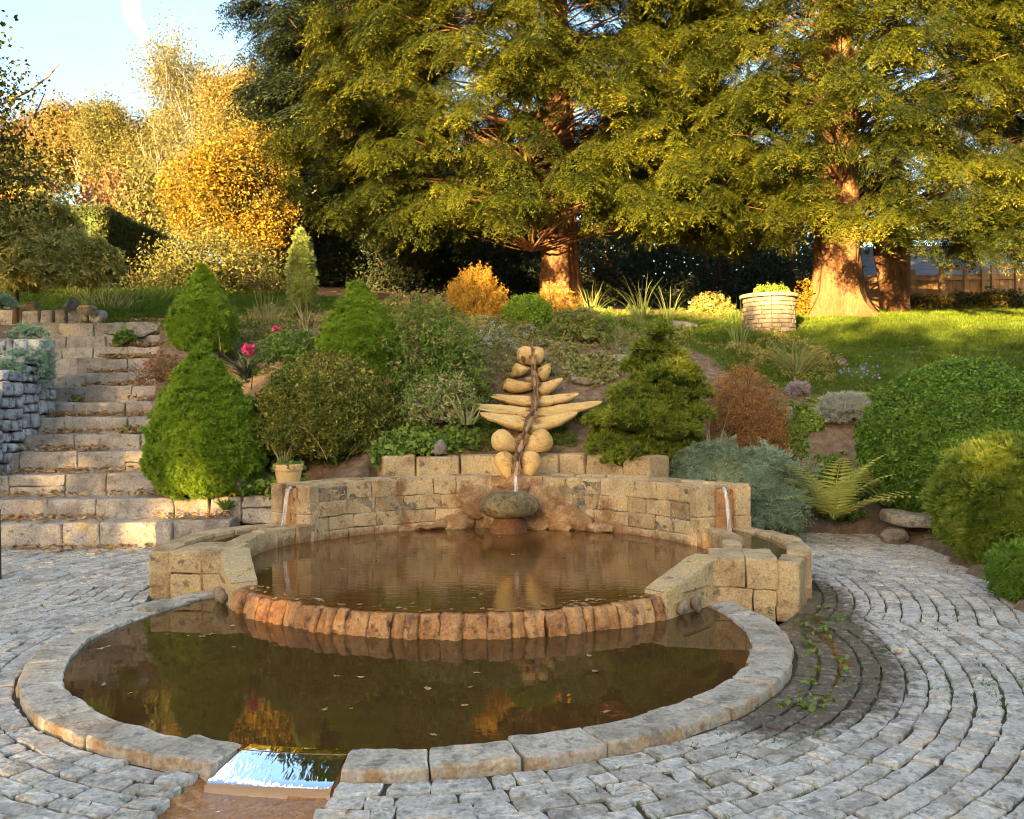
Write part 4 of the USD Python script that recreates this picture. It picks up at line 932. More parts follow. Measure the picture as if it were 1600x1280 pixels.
rock('boulder', 'flat tan boulder lying on the bank above the left half of the low wall', 685, 712, 60, 24, tone=0.8)
rock('boulder', 'low brown boulder to the right of the cascade beside trailing leaves', 915, 601, 52, 20, tone=0.5)
rock('boulder', 'pale grey flat rock behind the tip of the dwarf cypress', 975, 572, 62, 22, tone=0.9)
rock('boulder', 'grey rock on the bank left of the white flowered shrub', 1068, 516, 50, 20, tone=0.7)
rock('boulder', 'blue grey rock at the edge of the lawn under the asters', 1384, 622, 20, 14, tone=0.9)
rock('boulder', 'small grey rock between the russet shrub and the silver bush', 1228, 660, 24, 28, tone=0.7)
rock('boulder', 'round pale rock at the top of the steps', 136, 492, 32, 22, Y=15.4, tone=0.9)
rock('boulder', 'grey rock beside the round pale rock at the top of the steps', 112, 486, 26, 24, Y=15.7, tone=0.5)
rock('boulder', 'long grey slab lying on the top step at its right end', 203, 527, 88, 24, Y=14.9, dep=0.5, tone=0.8)
rock('boulder', 'brown stone wedged under the front dwarf spruce', 372, 762, 60, 28, Y=10.95, tone=0.35)
bench = thing('stone_slab_seat', 'rough pale stone slab resting on two small stones by the paving', 'stone slab', P(1428, 850, 10.05))
b0 = P(1428, 812, 10.0)
v, f = block(0.62, 0.34, 0.13, (6, 3, 2), 0.035)
v = np.column_stack([v[:, 0] * .97 + v[:, 1] * .2, v[:, 1] - v[:, 0] * 0.35, v[:, 2] - v[:, 0] * 0.08])
part(bench, 'slab', (rough(v + b0, 0.03, 5), f), M['rock'], tone=0.95, smooth=True)
for u, v0, w in ((1398, 838, .22), (1452, 848, .16)):
    m = trimesh.creation.icosphere(3)
    part(bench, 'support_stone', (rough(m.vertices * [w / 1.6, 0.13, 0.10] + P(u, v0, 10.0), 0.03, 7), m.faces), M['rock'], tone=0.5, smooth=True)
cap = thing('terrace_edging', 'row of weathered edging stones above the top step', 'wall', P(80, 500, 15.75))
for u0_, u1_ in ((4, 38), (39, 66), (67, 88), (89, 108), (110, 141), (142, 163)):
    a, b = P(u0_, 496, 15.75), P(u1_, 496, 15.75)
    part(cap, 'edging_stone', obox(((a[0] + b[0]) / 2, 15.78, a[2] - 0.02), b[0] - a[0] - 0.012, 0.3, 0.26, 0, n=(3, 2, 2), rad=0.03, amp=0.025), M['step'], tone=rng.uniform(0.4, 0.95), smooth=True)
for k, (u, w, lb) in enumerate(((16, 30, 'leftmost of the flat stones laid on the terrace edging'), (50, 46, 'widest flat stone laid on the terrace edging'))):
    rock('coping_stone', lb, u, 484, w, 14, Y=15.7, tone=0.7, cat='stone')
post = thing('iron_post', 'dark rusty post at the left edge of the paving', 'post', G(-8, 905))
pb = G(-6, 905)
part(post, 'shaft', tube([pb + [0, 0, -0.1], pb + [0, 0, 0.62]], 0.045, 10), M['rust'], tone=0.5, smooth=True)
m = trimesh.creation.icosphere(2, 0.05)
part(post, 'post_cap', (m.vertices * [1, 1, 0.5] + pb + [0, 0, 0.63], m.faces), M['rust'], tone=0.5, smooth=True)
# ------------------------------------------------------------------ leaf and needle pieces
def needles(n, ln, w, up=0.35, spread=1.0, seed=0, tip=1.0):
    """A tuft: n slim triangles radiating from a point; tone rises to the tips."""
    r = np.random.default_rng(seed)
    d = r.normal(size=(n, 3)) * [spread, spread, 0.8] + [0, 0, up]
    d[:, 2] = np.abs(d[:, 2]) * 1.0 + 0.05
    d /= np.linalg.norm(d, axis=1, keepdims=True)
    s = np.cross(d, r.normal(size=(n, 3))); s /= np.linalg.norm(s, axis=1, keepdims=True)
    L = ln * r.uniform(0.65, 1.0, n)[:, None]
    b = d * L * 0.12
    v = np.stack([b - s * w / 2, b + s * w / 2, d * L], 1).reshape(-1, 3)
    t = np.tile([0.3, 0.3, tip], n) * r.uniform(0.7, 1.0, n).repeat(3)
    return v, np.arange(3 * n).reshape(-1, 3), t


def leaves(n, size, spread, seed=0, aspect=0.5, flat=0.5, tone=(0, 1), fold=0.15, shape=(1, 1, 1)):
    """A loose cluster of n folded leaves (two triangles each)."""
    r = np.random.default_rng(seed)
    c = r.normal(size=(n, 3)); c = c / np.linalg.norm(c, axis=1, keepdims=True) * (r.random((n, 1)) ** 0.5) * spread * np.asarray(shape)
    nz = r.normal(size=(n, 3)) * (1 - flat) + np.array([0, 0, 1.0]) * flat + c / max(spread, 1e-6) * 0.5
    nz /= np.linalg.norm(nz, axis=1, keepdims=True)
    x = np.cross(nz, r.normal(size=(n, 3))); x /= np.linalg.norm(x, axis=1, keepdims=True)
    y = np.cross(nz, x)
    s = (size * r.uniform(0.6, 1.15, n))[:, None]
    v = np.stack([c - x * s * 0.5, c + y * s * aspect * 0.5 + nz * s * fold, c + x * s * 0.5, c - y * s * aspect * 0.5 + nz * s * fold], 1).reshape(-1, 3)
    k = np.arange(n)[:, None] * 4
    f = np.vstack([k + [0, 2, 1], k + [0, 3, 2]])
    return v, f, r.uniform(tone[0], tone[1], n).repeat(4)


def spray(seed, L=1.0, nt=13, droop=0.45, leaf=0.055, wid=0.022, per=8, tw=0.42):
    """A feathered evergreen branch along +x, side twigs in a drooping fan."""
    r = np.random.default_rng(seed)
    V, T = [], []
    for i in range(nt):
        s = (i + 0.8) / nt
        root = np.array([s * L, 0, -droop * L * s * s * 0.8])
        for side in (-1, 1):
            ln = tw * L * (1.05 - 0.75 * s) * r.uniform(0.7, 1.15) + 0.06
            a = math.radians(r.uniform(38, 62))
            d = np.array([math.cos(a), side * math.sin(a), -0.25 - 0.45 * r.random()])
            k = max(3, int(per * ln / (tw * L) + 1))
            for j in range(k):
                q = (j + 0.6) / k
                p = root + d * ln * q + [0, 0, -0.30 * ln * q * q]
                for sd in (-1, 1):
                    b = math.radians(48) * sd
                    e = np.array([d[0] * math.cos(b) - d[1] * math.sin(b), d[0] * math.sin(b) + d[1] * math.cos(b), d[2] + r.normal(0, 0.25)])
                    e /= np.linalg.norm(e)
                    w = np.cross(e, [0, 0, 1.0] + r.normal(0, 0.35, 3)); w /= np.linalg.norm(w) + 1e-9
                    l = leaf * r.uniform(0.7, 1.25)
                    V += [p - w * wid * 0.5, p + w * wid * 0.5 + e * l * 0.3, p + e * l]
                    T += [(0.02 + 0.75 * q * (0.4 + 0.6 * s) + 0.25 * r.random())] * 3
    V = np.array(V)
    return V, np.arange(len(V)).reshape(-1, 3), np.array(T)


def blades(n, h, spread, w, bend, seed=0, r0=0.05, seg=5, tone=(0.2, 1.0)):
    """A clump of grass or reed blades rising from the origin."""
    r = np.random.default_rng(seed)
    V, F, T = [], [], []
    for i in range(n):
        a = r.uniform(0, 2 * np.pi)
        base = np.array([math.cos(a), math.sin(a), 0]) * r0 * math.sqrt(r.random())
        out = np.array([math.cos(a + r.normal(0, .5)), math.sin(a + r.normal(0, .5)), 0])
        hh, sp, bd = h * r.uniform(0.5, 1.05), spread * r.uniform(0.1, 1), bend * r.uniform(0.1, 1.3)
        t = np.linspace(0, 1, seg + 1)
        c = base + out * (sp * t + bd * h * t ** 2.5)[:, None] + np.array([0, 0, 1]) * (hh * (t - 0.45 * min(bd, 1.1) * t ** 3))[:, None]
        s = np.array([-out[1], out[0], 0])
        s = s * math.cos(0.6) + np.array([0, 0, 0]) + out * math.sin(r.normal(0, 0.8))
        ww = w * (1 - t ** 2 * 0.92)[:, None] / 2
        k = len(V)
        V += list(np.stack([c - s * ww, c + s * ww], 1).reshape(-1, 3))
        for j in range(seg):
            q = k + 2 * j
            F += [[q, q + 1, q + 2], [q + 1, q + 3, q + 2]]
        tn = r.uniform(*tone)
        T += list(np.repeat(tn * (0.55 + 0.45 * t), 2))
    return np.array(V), np.array(F), np.array(T)


def bez(a, b, c, n=6):
    t = np.linspace(0, 1, n)[:, None]
    return (1 - t) ** 2 * a + 2 * t * (1 - t) * b + t ** 2 * c


# ------------------------------------------------------------------ plants
def clipped(name, label, cat, base, h, rad, prof, mat, core, protos, n, bump=0.07, bfreq=5.0, scl=1.0, sink=0.0, lean=(0, 0), group=None, up=0.25, squash=1.0):
    """A dense rounded or conical evergreen: bumpy surface of needle tufts round a dark inside."""
    base = np.asarray(base, float)
    t = thing(name, label, cat, base, group)
    z, r = np.array(prof).T
    zz = rng.random(n * 4)
    keep = rng.random(n * 4) < np.interp(zz, z, r) / r.max() + 0.06
    zz = zz[keep][:n]
    an = rng.uniform(0, 2 * np.pi, len(zz))
    rr = np.interp(zz, z, r)
    d = np.stack([np.cos(an), np.sin(an), 0 * an], 1)
    pos = d * (rr * rad)[:, None] * [1, squash, 1] + np.stack([lean[0] * zz, lean[1] * zz, zz * h], 1)
    sl = (np.interp(zz + 0.02, z, r) - np.interp(zz - 0.02, z, r)) / 0.04
    nrm = d + np.array([0, 0, 1]) * np.clip(-sl * rad / h, -1.5, 3)[:, None]
    nrm /= np.linalg.norm(nrm, axis=1, keepdims=True)
    q = meshkit.fbm((pos + base) * bfreq, 2, 5) - 0.5 + 0.25 * (meshkit.noise((pos + base) * bfreq * .35, 15) - .5)
    q2 = np.abs(meshkit.noise((pos + base) * bfreq * 2.2, 9) - 0.5)
    pos = pos + nrm * (bump * 2.2 * q - bump * 0.8 * (0.25 - q2).clip(0) * 4)[:, None] + base
    nn = nrm * 1.0 + [0, 0, up] + rng.normal(0, 0.28, nrm.shape)
    m = trimesh.creation.uv_sphere(1.0, count=[18, 24])
    v = np.array(m.vertices)
    zz2 = np.clip(v[:, 2] * 0.5 + 0.5, 0.02, 0.985)
    hd = np.hypot(v[:, 0], v[:, 1])[:, None] + 1e-9
    cv = np.column_stack([v[:, :2] / hd * (np.interp(zz2, z, r) * rad * 0.90 - 0.015).clip(0.004)[:, None] * [1, squash] + np.outer(zz2, lean), zz2 * h * 0.97])
    part(t, 'inner_growth', (rough(cv + base, bump * 0.5, bfreq, 3), m.faces), core, tone=0.5, smooth=True)
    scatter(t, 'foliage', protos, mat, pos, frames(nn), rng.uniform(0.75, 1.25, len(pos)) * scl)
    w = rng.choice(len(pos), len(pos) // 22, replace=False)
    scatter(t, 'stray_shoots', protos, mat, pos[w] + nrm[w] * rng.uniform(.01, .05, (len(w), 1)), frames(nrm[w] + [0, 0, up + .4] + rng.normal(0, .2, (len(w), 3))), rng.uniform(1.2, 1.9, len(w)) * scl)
    return t


TUFT = [needles(34, 0.055, 0.011, 0.5, seed=k) for k in range(4)]
CONE = [(0, .60), (.06, .80), (.15, .95), (.28, 1.0), (.42, .94), (.56, .80), (.70, .60), (.83, .38), (.93, .18), (1, .02)]
CONE2 = [(0, .70), (.10, .92), (.22, 1.0), (.36, .95), (.52, .78), (.68, .56), (.83, .32), (.94, .14), (1, .02)]
GS = 'dwarf spruces by the steps'
b = P(325, 772, 11.15)
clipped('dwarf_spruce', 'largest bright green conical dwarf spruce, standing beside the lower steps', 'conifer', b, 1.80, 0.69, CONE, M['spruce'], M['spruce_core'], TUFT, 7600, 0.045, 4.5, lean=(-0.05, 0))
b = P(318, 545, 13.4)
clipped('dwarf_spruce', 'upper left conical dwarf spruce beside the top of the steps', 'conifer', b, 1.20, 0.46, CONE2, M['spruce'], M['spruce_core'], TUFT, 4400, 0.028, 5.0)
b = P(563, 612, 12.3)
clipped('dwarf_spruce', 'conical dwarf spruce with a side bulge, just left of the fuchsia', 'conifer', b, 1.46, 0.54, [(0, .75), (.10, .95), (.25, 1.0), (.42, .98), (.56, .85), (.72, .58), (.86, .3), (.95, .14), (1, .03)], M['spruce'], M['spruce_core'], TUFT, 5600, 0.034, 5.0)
b = on(474, 16.0)
COLT = [needles(26, 0.075, 0.016, 1.3, 0.7, seed=40 + k) for k in range(3)]
clipped('column_conifer', 'narrow pale green column shaped conifer behind the reeds', 'conifer', b - [0, 0, .1], P(474, 357, 16)[2] - b[2] + 0.1, 0.205, [(0, .9), (.15, 1), (.5, .95), (.72, .76), (.88, .46), (.96, .22), (1, .03)], M['column'], M['spruce_core'], COLT, 4800, 0.012, 6, up=.9, scl=.8)
BOXL = [leaves(18, 0.027, 0.04, k, 0.6, 0.4) for k in range(4)]
BALL = [(0, .45), (.08, .68), (.2, .87), (.38, .99), (.5, 1.0), (.66, .94), (.8, .78), (.9, .56), (.97, .28), (1, .02)]
bx = P(1500, 790, 10.6)
clipped('box_ball', 'big dark green clipped box ball at the right, below the lawn', 'shrub', [bx[0], bx[1], .05], P(1500, 562, 10.4)[2] - .05, 1.05, BALL, M['boxball'], M['spruce_core'], BOXL, 11000, 0.05, 3.0, scl=1.35)
TIP = [needles(26, 0.062, 0.014, .9, 0.8, seed=60 + k) for k in range(4)]
bx = P(1590, 900, 8.2)
clipped('golden_conifer', 'rounded yellow tipped conifer overhanging the right edge of the paving', 'conifer', [bx[0] + .10, bx[1] + .35, -.02], 1.17, 0.62, BALL, M['tipped'], M['spruce_core'], TIP, 8000, 0.045, 4.0, scl=1.05, up=0.4)
bx = P(1615, 945, 7.1)
clipped('golden_conifer', 'small dark conifer mound at the right edge in front of the yellow tipped one', 'conifer', [bx[0], bx[1], -.04], 0.40, 0.30, BALL, M['boxball'], M['spruce_core'], TIP, 1500, 0.02, 4.0, scl=0.8, up=0.5)
bx = on(826, 14.6)
clipped('box_ball', 'small clipped green dome behind the cascade', 'shrub', bx - [0, 0, .1], 0.55, 0.37, BALL, M['spruce'], M['spruce_core'], BOXL, 1500, 0.03, 5, scl=1.2)
bx = P(500, 705, 11.5)
clipped('bronze_shrub', 'wide bronze green dome shaped shrub in front of the fuchsia', 'shrub', [bx[0] + .1, bx[1], bx[2]], 1.22, 0.86, [(0, .8), (.15, .95), (.35, 1), (.55, .93), (.72, .76), (.86, .5), (.95, .26), (1, .05)], M['brownbox'], M['twig'], [leaves(14, 0.036, 0.05, 70 + k, 0.5, 0.3) for k in range(4)], 5200, 0.10, 3.5, scl=1.3)


def bush(name, label, cat, base, rx, rz, mat, protos, n, twigs=14, group=None, ry=None, fill=0.45, up=0.5, scl=1.0, lift=0.0, twig_mat='twig', sprawl=0.0, dome=True, extra=()):
    """A loose leafy shrub: twigs from the ground, leaf clusters through the crown."""
    base = np.asarray(base, float)
    ry = ry or rx
    t = thing(name, label, cat, base, group)
    d = rng.normal(size=(n, 3)); d /= np.linalg.norm(d, axis=1, keepdims=True)
    if dome:
        d[:, 2] = np.abs(d[:, 2]) * 1.0 - 0.12
    r = rng.random(n) ** fill
    lump = 0.72 + 0.5 * meshkit.fbm(d * 2.1 + base, 2, 3)
    pos = d * (r * lump)[:, None] * [rx, ry, rz] + base + [0, 0, lift]
    if sprawl:
        pos[:, 2] = H(pos[:, 0], pos[:, 1]) + np.abs(pos[:, 2] - base[2]) * sprawl
    tw = []
    for k in range(twigs):
        e = pos[rng.integers(0, n)]
        s = base + rng.normal(0, 0.06 * rx, 3) * [1, 1, 0] + [0, 0, -0.03]
        tw.append(tube(bez(s, (s + e) / 2 + [0, 0, 0.2 * rz], e, 5), np.linspace(0.012, 0.004, 5) * (0.6 + rz), 4))
    if tw:
        part(t, 'stems', join(tw), M[twig_mat], tone=0.6, kind='stuff')
    nn = d + [0, 0, up] + rng.normal(0, 0.35, d.shape)
    scatter(t, 'foliage', protos, mat if not isinstance(mat, str) else M[mat], pos, frames(nn), rng.uniform(0.7, 1.3, n) * scl)
    for nm, m2, pr, k, s in extra:
        w = rng.choice(n, min(k, n), replace=False)
        out = base + [0, 0, lift] + d[w] * lump[w][:, None] * [rx, ry, rz] * rng.uniform(0.85, 1.06, (len(w), 1))
        scatter(t, nm, pr, M[m2], out, frames(d[w] + [0, 0, .4]), np.full(len(w), s))
    return t


SM = [leaves(12, 0.05, 0.06, 100 + k) for k in range(4)]
MD = [leaves(12, 0.075, 0.09, 110 + k) for k in range(4)]
BLOOM = [leaves(6, 0.05, 0.018, 120 + k, 0.9, 0.2) for k in range(3)]
b = hit(745, 485) if True else None
b = on(748, 15.2)
bush('amber_shrub', 'bright orange gold shrub at the edge of the shade left of the left yew trunk', 'shrub', b, 0.58, 1.03, 'amber', [leaves(14, 0.04, 0.07, 130 + k, 0.4, 0.2, shape=(0.5, 0.5, 1.5)) for k in range(4)], 1500, 40, fill=0.35, up=0.9, scl=1.1)
b = on(868, 16.2)
bush('amber_shrub', 'low rusty orange shrub at the foot of the left yew', 'shrub', b, 0.55, 0.75, 'amber', SM, 420, 20, up=.6, scl=0.9)
b = hit(905, 528)
bush('pale_shrub', 'rounded yellow green shrub on the bank right of the small clipped dome', 'shrub', b, 0.50, 0.52, 'lime', SM, 900, 20, extra=(('shoots', 'green', SM, 200, 0.9),))
b = hit(680, 640)
bush('fuchsia', 'tall green fuchsia bush hung with small red flowers', 'shrub', b, 0.80, 1.55, 'green', SM, 1700, 40, fill=0.42, ry=.6, extra=(('flowers', 'fuchsia', BLOOM, 60, .62), ('pale_leaves', 'lime', SM, 260, 0.9)))
b = hit(690, 655)
bush('cream_shrub', 'cream variegated shrub in front of the fuchsia', 'shrub', b + [0, -.2, 0], 0.55, 0.62, 'cream', [leaves(10, 0.06, 0.08, 140 + k, 0.4, 0.3) for k in range(4)], 560, 16, fill=.4, extra=(('green_leaves', 'green', SM, 200, .9),))
b = hit(655, 500)
bush('rose_shrub', 'straggly shrub with purplish leaves behind the fuchsia', 'shrub', on(650, 14.2), 0.75, 0.85, 'mixed', SM, 620, 30, ry=.6, extra=(('flowers', 'fuchsia', BLOOM, 40, 0.6),))
b = hit(1165, 700)
bush('russet_spirea', 'rounded russet shrub right of the dwarf cypress', 'shrub', [b[0], b[1], b[2] - .05], 0.58, 1.22, 'spirea', [leaves(12, 0.032, 0.055, 150 + k, 0.45, 0.2) for k in range(4)], 2600, 60, fill=0.30, up=.5, extra=(('red_tips', 'red', SM, 200, .7),))
b = hit(1318, 655)
bush('silver_bush', 'silvery grey feathery bush at the edge of the lawn', 'shrub', b, 0.42, 0.40, 'silver', [needles(22, 0.085, 0.010, .9, seed=160 + k) for k in range(4)], 620, 16, fill=.4, up=.5)
b = hit(1247, 620)
bush('heather', 'mound of mauve heather beside the silver bush', 'heather', b, 0.17, 0.22, 'heather', [needles(20, 0.07, 0.010, 1., seed=170 + k) for k in range(3)], 150, 6)
b = hit(250, 590)
bush('red_shrub', 'thin red leaved shrub between the steps and the dwarf spruces', 'shrub', P(258, 592, 12.7), 0.42, 0.42, 'red', [leaves(8, 0.04, 0.07, 180 + k) for k in range(4)], 260, 30, fill=.5)
b = hit(1110, 490)
bush('white_rose', 'straggly shrub with a few white flowers left of the round planter', 'shrub', b, 0.62, 0.55, 'mixed', SM, 420, 30, extra=(('flowers', 'white', BLOOM, 12, 1.4), ('green_leaves', 'lime', SM, 140, .9)))
b = hit(440, 520)
bush('rose_bush_leaves', 'dark leafy rose shrub behind the pink flowers', 'shrub', P(455, 560, 12.5), 0.55, 0.50, 'green', SM, 420, 24)

# golden shrubs, far side
b = on(320, 22.0)
bush('olive_undergrowth', 'dull olive shrub growing below the golden one', 'shrub', b, 2.4, 1.5, 'olive', [leaves(12, 0.09, 0.22, 200 + k, 0.6, 0.3) for k in range(3)], 1300, 30, fill=.4)

# dwarf cypress: layered cushions on a short stem
def cushions(name, label, cat, base, pads, mat, protos, per, core=None, group=None, up=0.5, scl=1.0, trunk=None, squash=0.5):
    base = np.asarray(base, float)
    t = thing(name, label, cat, base, group)
    if trunk:
        part(t, 'trunk', tube(bez(base + [0, 0, -.1], base + [0.03, 0, trunk * .5], base + [0, 0, trunk], 6), np.linspace(0.06, 0.02, 6), 8), M['bark'], smooth=True)
    for c, r in pads:
        c = np.asarray(c, float)
        n = int(per * r * r)
        d = rng.normal(size=(n, 3)); d /= np.linalg.norm(d, axis=1, keepdims=True)
        d[:, 2] = np.abs(d[:, 2]) - 0.25
        lump = 0.8 + 0.45 * meshkit.fbm(d * 2.6 + c * 3, 2, 8)
        pos = c + d * (lump * rng.uniform(0.82, 1.0, n))[:, None] * [r, r * .9, r * squash]
        m = trimesh.creation.icosphere(2)
        if core:
            part(t, 'inner_growth', (rough(m.vertices * [r * .72, r * .66, r * squash * .66] + c, r * .08, 4), m.faces), M[core], tone=.5, smooth=True)
        scatter(t, 'cushion', protos, mat, pos, frames(d + [0, 0, up] + rng.normal(0, .3, d.shape)), rng.uniform(.75, 1.25, n) * scl)
    return t


HIN = [needles(20, 0.085, 0.026, .8, .9, seed=310 + k) for k in range(4)]
Yc = 10.9
pads = []
for u, v0, r in ((1030, 512, .10), (1018, 535, .15), (1042, 550, .17), (1005, 565, .19), (1050, 578, .24), (1015, 598, .24), (1068, 606, .22), (985, 612, .2), (1035, 628, .28), (992, 645, .26), (1075, 640, .2), (1040, 662, .28), (975, 668, .27), (1010, 690, .28), (958, 690, .22), (1060, 690, .26), (985, 705, .22), (945, 650, .17), (1035, 715, .22)):
    pads.append((P(u, v0 + 8, Yc + rng.uniform(-.25, .3) - (v0 - 500) * .001), r * 1.42))
cushions('dwarf_cypress', 'irregular dark green dwarf cypress with layered cushions right of the cascade', 'conifer', P(1030, 735, 11.0), pads, M['hinoki'], HIN, 1900, 'spruce_core', trunk=1.3, squash=.62)
JUN = [spray(320 + k, 0.22, 6, 0.25, 0.032, 0.014, 5, 0.5) for k in range(3)]
pads = [(P(u, v0, Y), r) for u, v0, Y, r in ((1085, 728, 10.6, .24), (1110, 722, 10.5, .25), (1150, 735, 10.4, .2), (1195, 730, 10.4, .24), (1215, 745, 10.3, .26), (1180, 762, 10.2, .24), (1205, 782, 10.1, .24), (1175, 792, 10.0, .2), (1230, 765, 10.3, .2), (1130, 740, 10.6, .2), (1222, 800, 10.1, .18))]
cushions('blue_juniper', 'low blue grey juniper spreading beside the right end of the pool wall', 'conifer', P(1170, 800, 10.4), pads, M['juniper_blue'], JUN, 2300, 'spruce_core', up=.5, squash=.55)
GJ = [spray(330 + k, 0.22, 5, 0.1, 0.06, 0.03, 4, 0.6) for k in range(3)] + [needles(16, .13, .03, .9, seed=335)]
pads = [(P(u, v0, Y), r) for u, v0, Y, r in ((18, 340, 15.2, .34), (50, 322, 15.4, .30), (80, 336, 15.2, .28), (10, 372, 14.8, .34), (58, 362, 15.0, .32), (98, 366, 15.3, .28), (36, 396, 14.6, .34), (80, 390, 14.8, .32), (118, 384, 14.9, .28), (144, 396, 14.8, .26), (164, 408, 14.8, .2), (108, 416, 14.6, .3), (-15, 400, 14.6, .4), (64, 424, 14.5, .32), (12, 424, 14.4, .34), (-20, 340, 15, .4), (130, 420, 14.7, .22), (34, 352, 15.1, .3))]
cushions('spreading_conifer', 'wide spreading conifer with bronze green plates above the top of the steps', 'conifer', [-8.0, 15.0, 3.0], pads, M['juniper_gold'], GJ, 1500, 'twig', up=.45, squash=.42, trunk=1.0)
pads = [(P(18, 328 - k * 7, 15.3), .16 - k * .02) for k in range(3)]
cushions('golden_sprig', 'orange lit tip poking up from the spreading conifer', 'conifer', P(18, 345, 15.3), pads, M['amber'], [needles(26, 0.11, 0.03, 1., seed=340)], 1800, up=.8, squash=1.2)

# trailing plants on the dry stone wall
for k, (u, v0, Y, rx, lb) in enumerate(((45, 518, 12.6, .26, 'blue green trailing cushion plant on the highest tier of the rubble wall'), (72, 545, 12.42, .10, 'blue green trailing plant hanging down the corner of the rubble wall'), (30, 556, 12.2, .24, 'blue green trailing plant on the middle tier of the rubble wall'), (12, 572, 11.9, .20, 'blue green cushion plant on the lowest tier at the left edge'))):
    t = thing('trailing_plant', lb, 'plant', P(u, v0, Y))
    n = 200
    d = rng.normal(size=(n, 3)) * [rx * .5, .10, .05 if k != 1 else .16]
    c = P(u, v0, Y) - ([0, 0, .0] if k != 1 else [-.0, 0, .20])
    pos = c + d
    pos[:, 2] -= 0.5 * np.abs(d[:, 0]) ** 1.5
    scatter(t, 'foliage', [needles(14, 0.05, 0.014, .6, seed=350 + j) for j in range(3)], M['mint'], pos, frames(rng.normal(0, .5, (n, 3)) + [0.2, -.3, .8]), rng.uniform(.7, 1.2, n))
bush('silver_thyme', 'pale green feathery plant at the left edge above the rubble wall', 'plant', P(3, 478, 13.4), .2, .18, 'mint', [needles(14, 0.08, 0.012, .9, seed=355)], 160, 4)
bush('wall_plant', 'bright green leafy plant growing from the risers of the upper steps', 'plant', P(192, 530, 14.5), .15, .17, 'green', [leaves(6, .09, .07, 356, .8, .6)], 40, 4)


# ------------------------------------------------------------------ grasses, reeds, fern, flowers
def clump(name, label, cat, base, n, h, spread, w, bend, mat, seed, r0=0.06, extra=None, group=None, tone=(0.2, 1)):
    t = thing(name, label, cat, base, group)
    v, f, tn = blades(n, h, spread, w, bend, seed, r0, tone=tone)
    part(t, 'blades', (v + np.asarray(base) - [0, 0, .03], f), M[mat], tone=tn, kind='stuff')
    if extra:
        n2, h2, sp2, w2, b2, m2 = extra
        v, f, tn = blades(n2, h2, sp2, w2, b2, seed + 1, r0)
        part(t, 'dry_blades', (v + np.asarray(base) - [0, 0, .03], f), M[m2], tone=tn, kind='stuff')
    return t


clump('reed_clump', 'tall pale dry reeds left of the column conifer', 'reeds', hit(418, 520), 22, .80, .16, .02, .1, 'tan', 1, .12)
clump('reed_clump', 'short dry reeds in front of the column conifer', 'reeds', hit(480, 515), 20, .58, .22, .018, .3, 'tan', 2, .12)
clump('reed_clump', 'green and straw reeds at the foot of the amber shrub', 'reeds', hit(752, 498), 34, .50, .2, .02, .25, 'reed', 3, .12)
clump('reed_clump', 'upright reeds just right of the left yew trunk', 'reeds', hit(925, 488), 30, .75, .3, .018, .35, 'reed', 4, .14, (12, .6, .3, .015, .5, 'tan'))
clump('reed_clump', 'tallest green reeds in front of the dark gap between the yews', 'reeds', hit(1003, 505), 40, 1.02, .28, .022, .35, 'reed', 5, .12)
clump('reed_clump', 'thinner green reeds right of the tallest ones', 'reeds', hit(1046, 505), 20, .85, .25, .02, .3, 'reed', 6, .1)
clump('reed_clump', 'young reeds growing from bare soil behind the dwarf cypress', 'reeds', hit(972, 565), 14, .52, .14, .018, .25, 'reed', 7, .06)
clump('reed_clump', 'flag leaves left of the big grass in front of the planter', 'reeds', hit(1154, 545), 26, .95, .2, .024, .3, 'reed', 8, .10)
clump('ornamental_grass', 'large arching green and straw grass between the russet shrub and the lawn', 'grass', hit(1243, 590), 80, .95, .35, .013, .7, 'reed', 9, .10, (60, .85, .5, .011, 1.0, 'tan'))
clump('spiky_plant', 'dark spiky leaved plant with dry lower leaves under the pink rose', 'plant', P(385, 588, 12.0), 70, .42, .25, .02, .9, 'purple', 10, .05, (40, .40, .3, .016, 1.3, 'tan'))
clump('iris_leaves', 'yellowing strap leaves left of the cascade', 'plant', P(727, 660, 11.2), 16, .40, .2, .03, .8, 'cream', 11, .10)
clump('lily_leaves', 'fan of narrow green leaves on the bare soil right of the cascade', 'plant', hit(945, 548), 16, .25, .15, .02, 1.2, 'reed', 12, .03)
clump('iris_leaves', 'long green strap leaves between the fern and the box ball', 'plant', P(1385, 785, 10.3), 16, .55, .3, .022, 1.0, 'reed', 13, .05)
clump('ornamental_grass', 'fine seedheads rising behind the box ball against the lawn', 'grass', P(1500, 575, 11.6), 40, .5, .7, .006, .3, 'reed', 14, .6)
for k, (u, v0, n, h, m) in enumerate(((165, 485, 60, .8, 'tan'), (205, 470, 70, .75, 'grass'), (240, 478, 80, .7, 'grass'), (190, 492, 70, .45, 'grass'), (225, 455, 60, .8, 'tan'), (255, 462, 60, .6, 'grass'), (150, 470, 50, .7, 'grass'), (260, 500, 60, .35, 'grass'), (130, 462, 40, .5, 'tan'))):
    clump('long_grass', ['tallest straw coloured grass at the top of the steps', 'long green grass left of the hedge foot', 'long green grass right of the straw tufts', 'short green grass tuft just above the top step', 'straw tuft at the back of the long grass', 'green grass tuft in front of the olive undergrowth', 'green tuft beside the spreading conifer', 'short tuft beside the upper dwarf spruce', 'straw tuft under the spreading conifer'][k], 'grass', hit(u, v0), n, h, .45, .012, .6, m, 400 + k, .4)
b = hit(150, 490)
clump('dead_stem', 'single tall dead stem standing at the top of the steps', 'stem', P(144, 470, 15.0), 3, .75, .05, .02, .1, 'straw', 420, .02)
clump('dead_stem', 'pinkish dead flower stem behind the middle dwarf spruce', 'stem', P(570, 455, 13.6), 5, .5, .2, .025, .6, 'spirea', 421, .03)
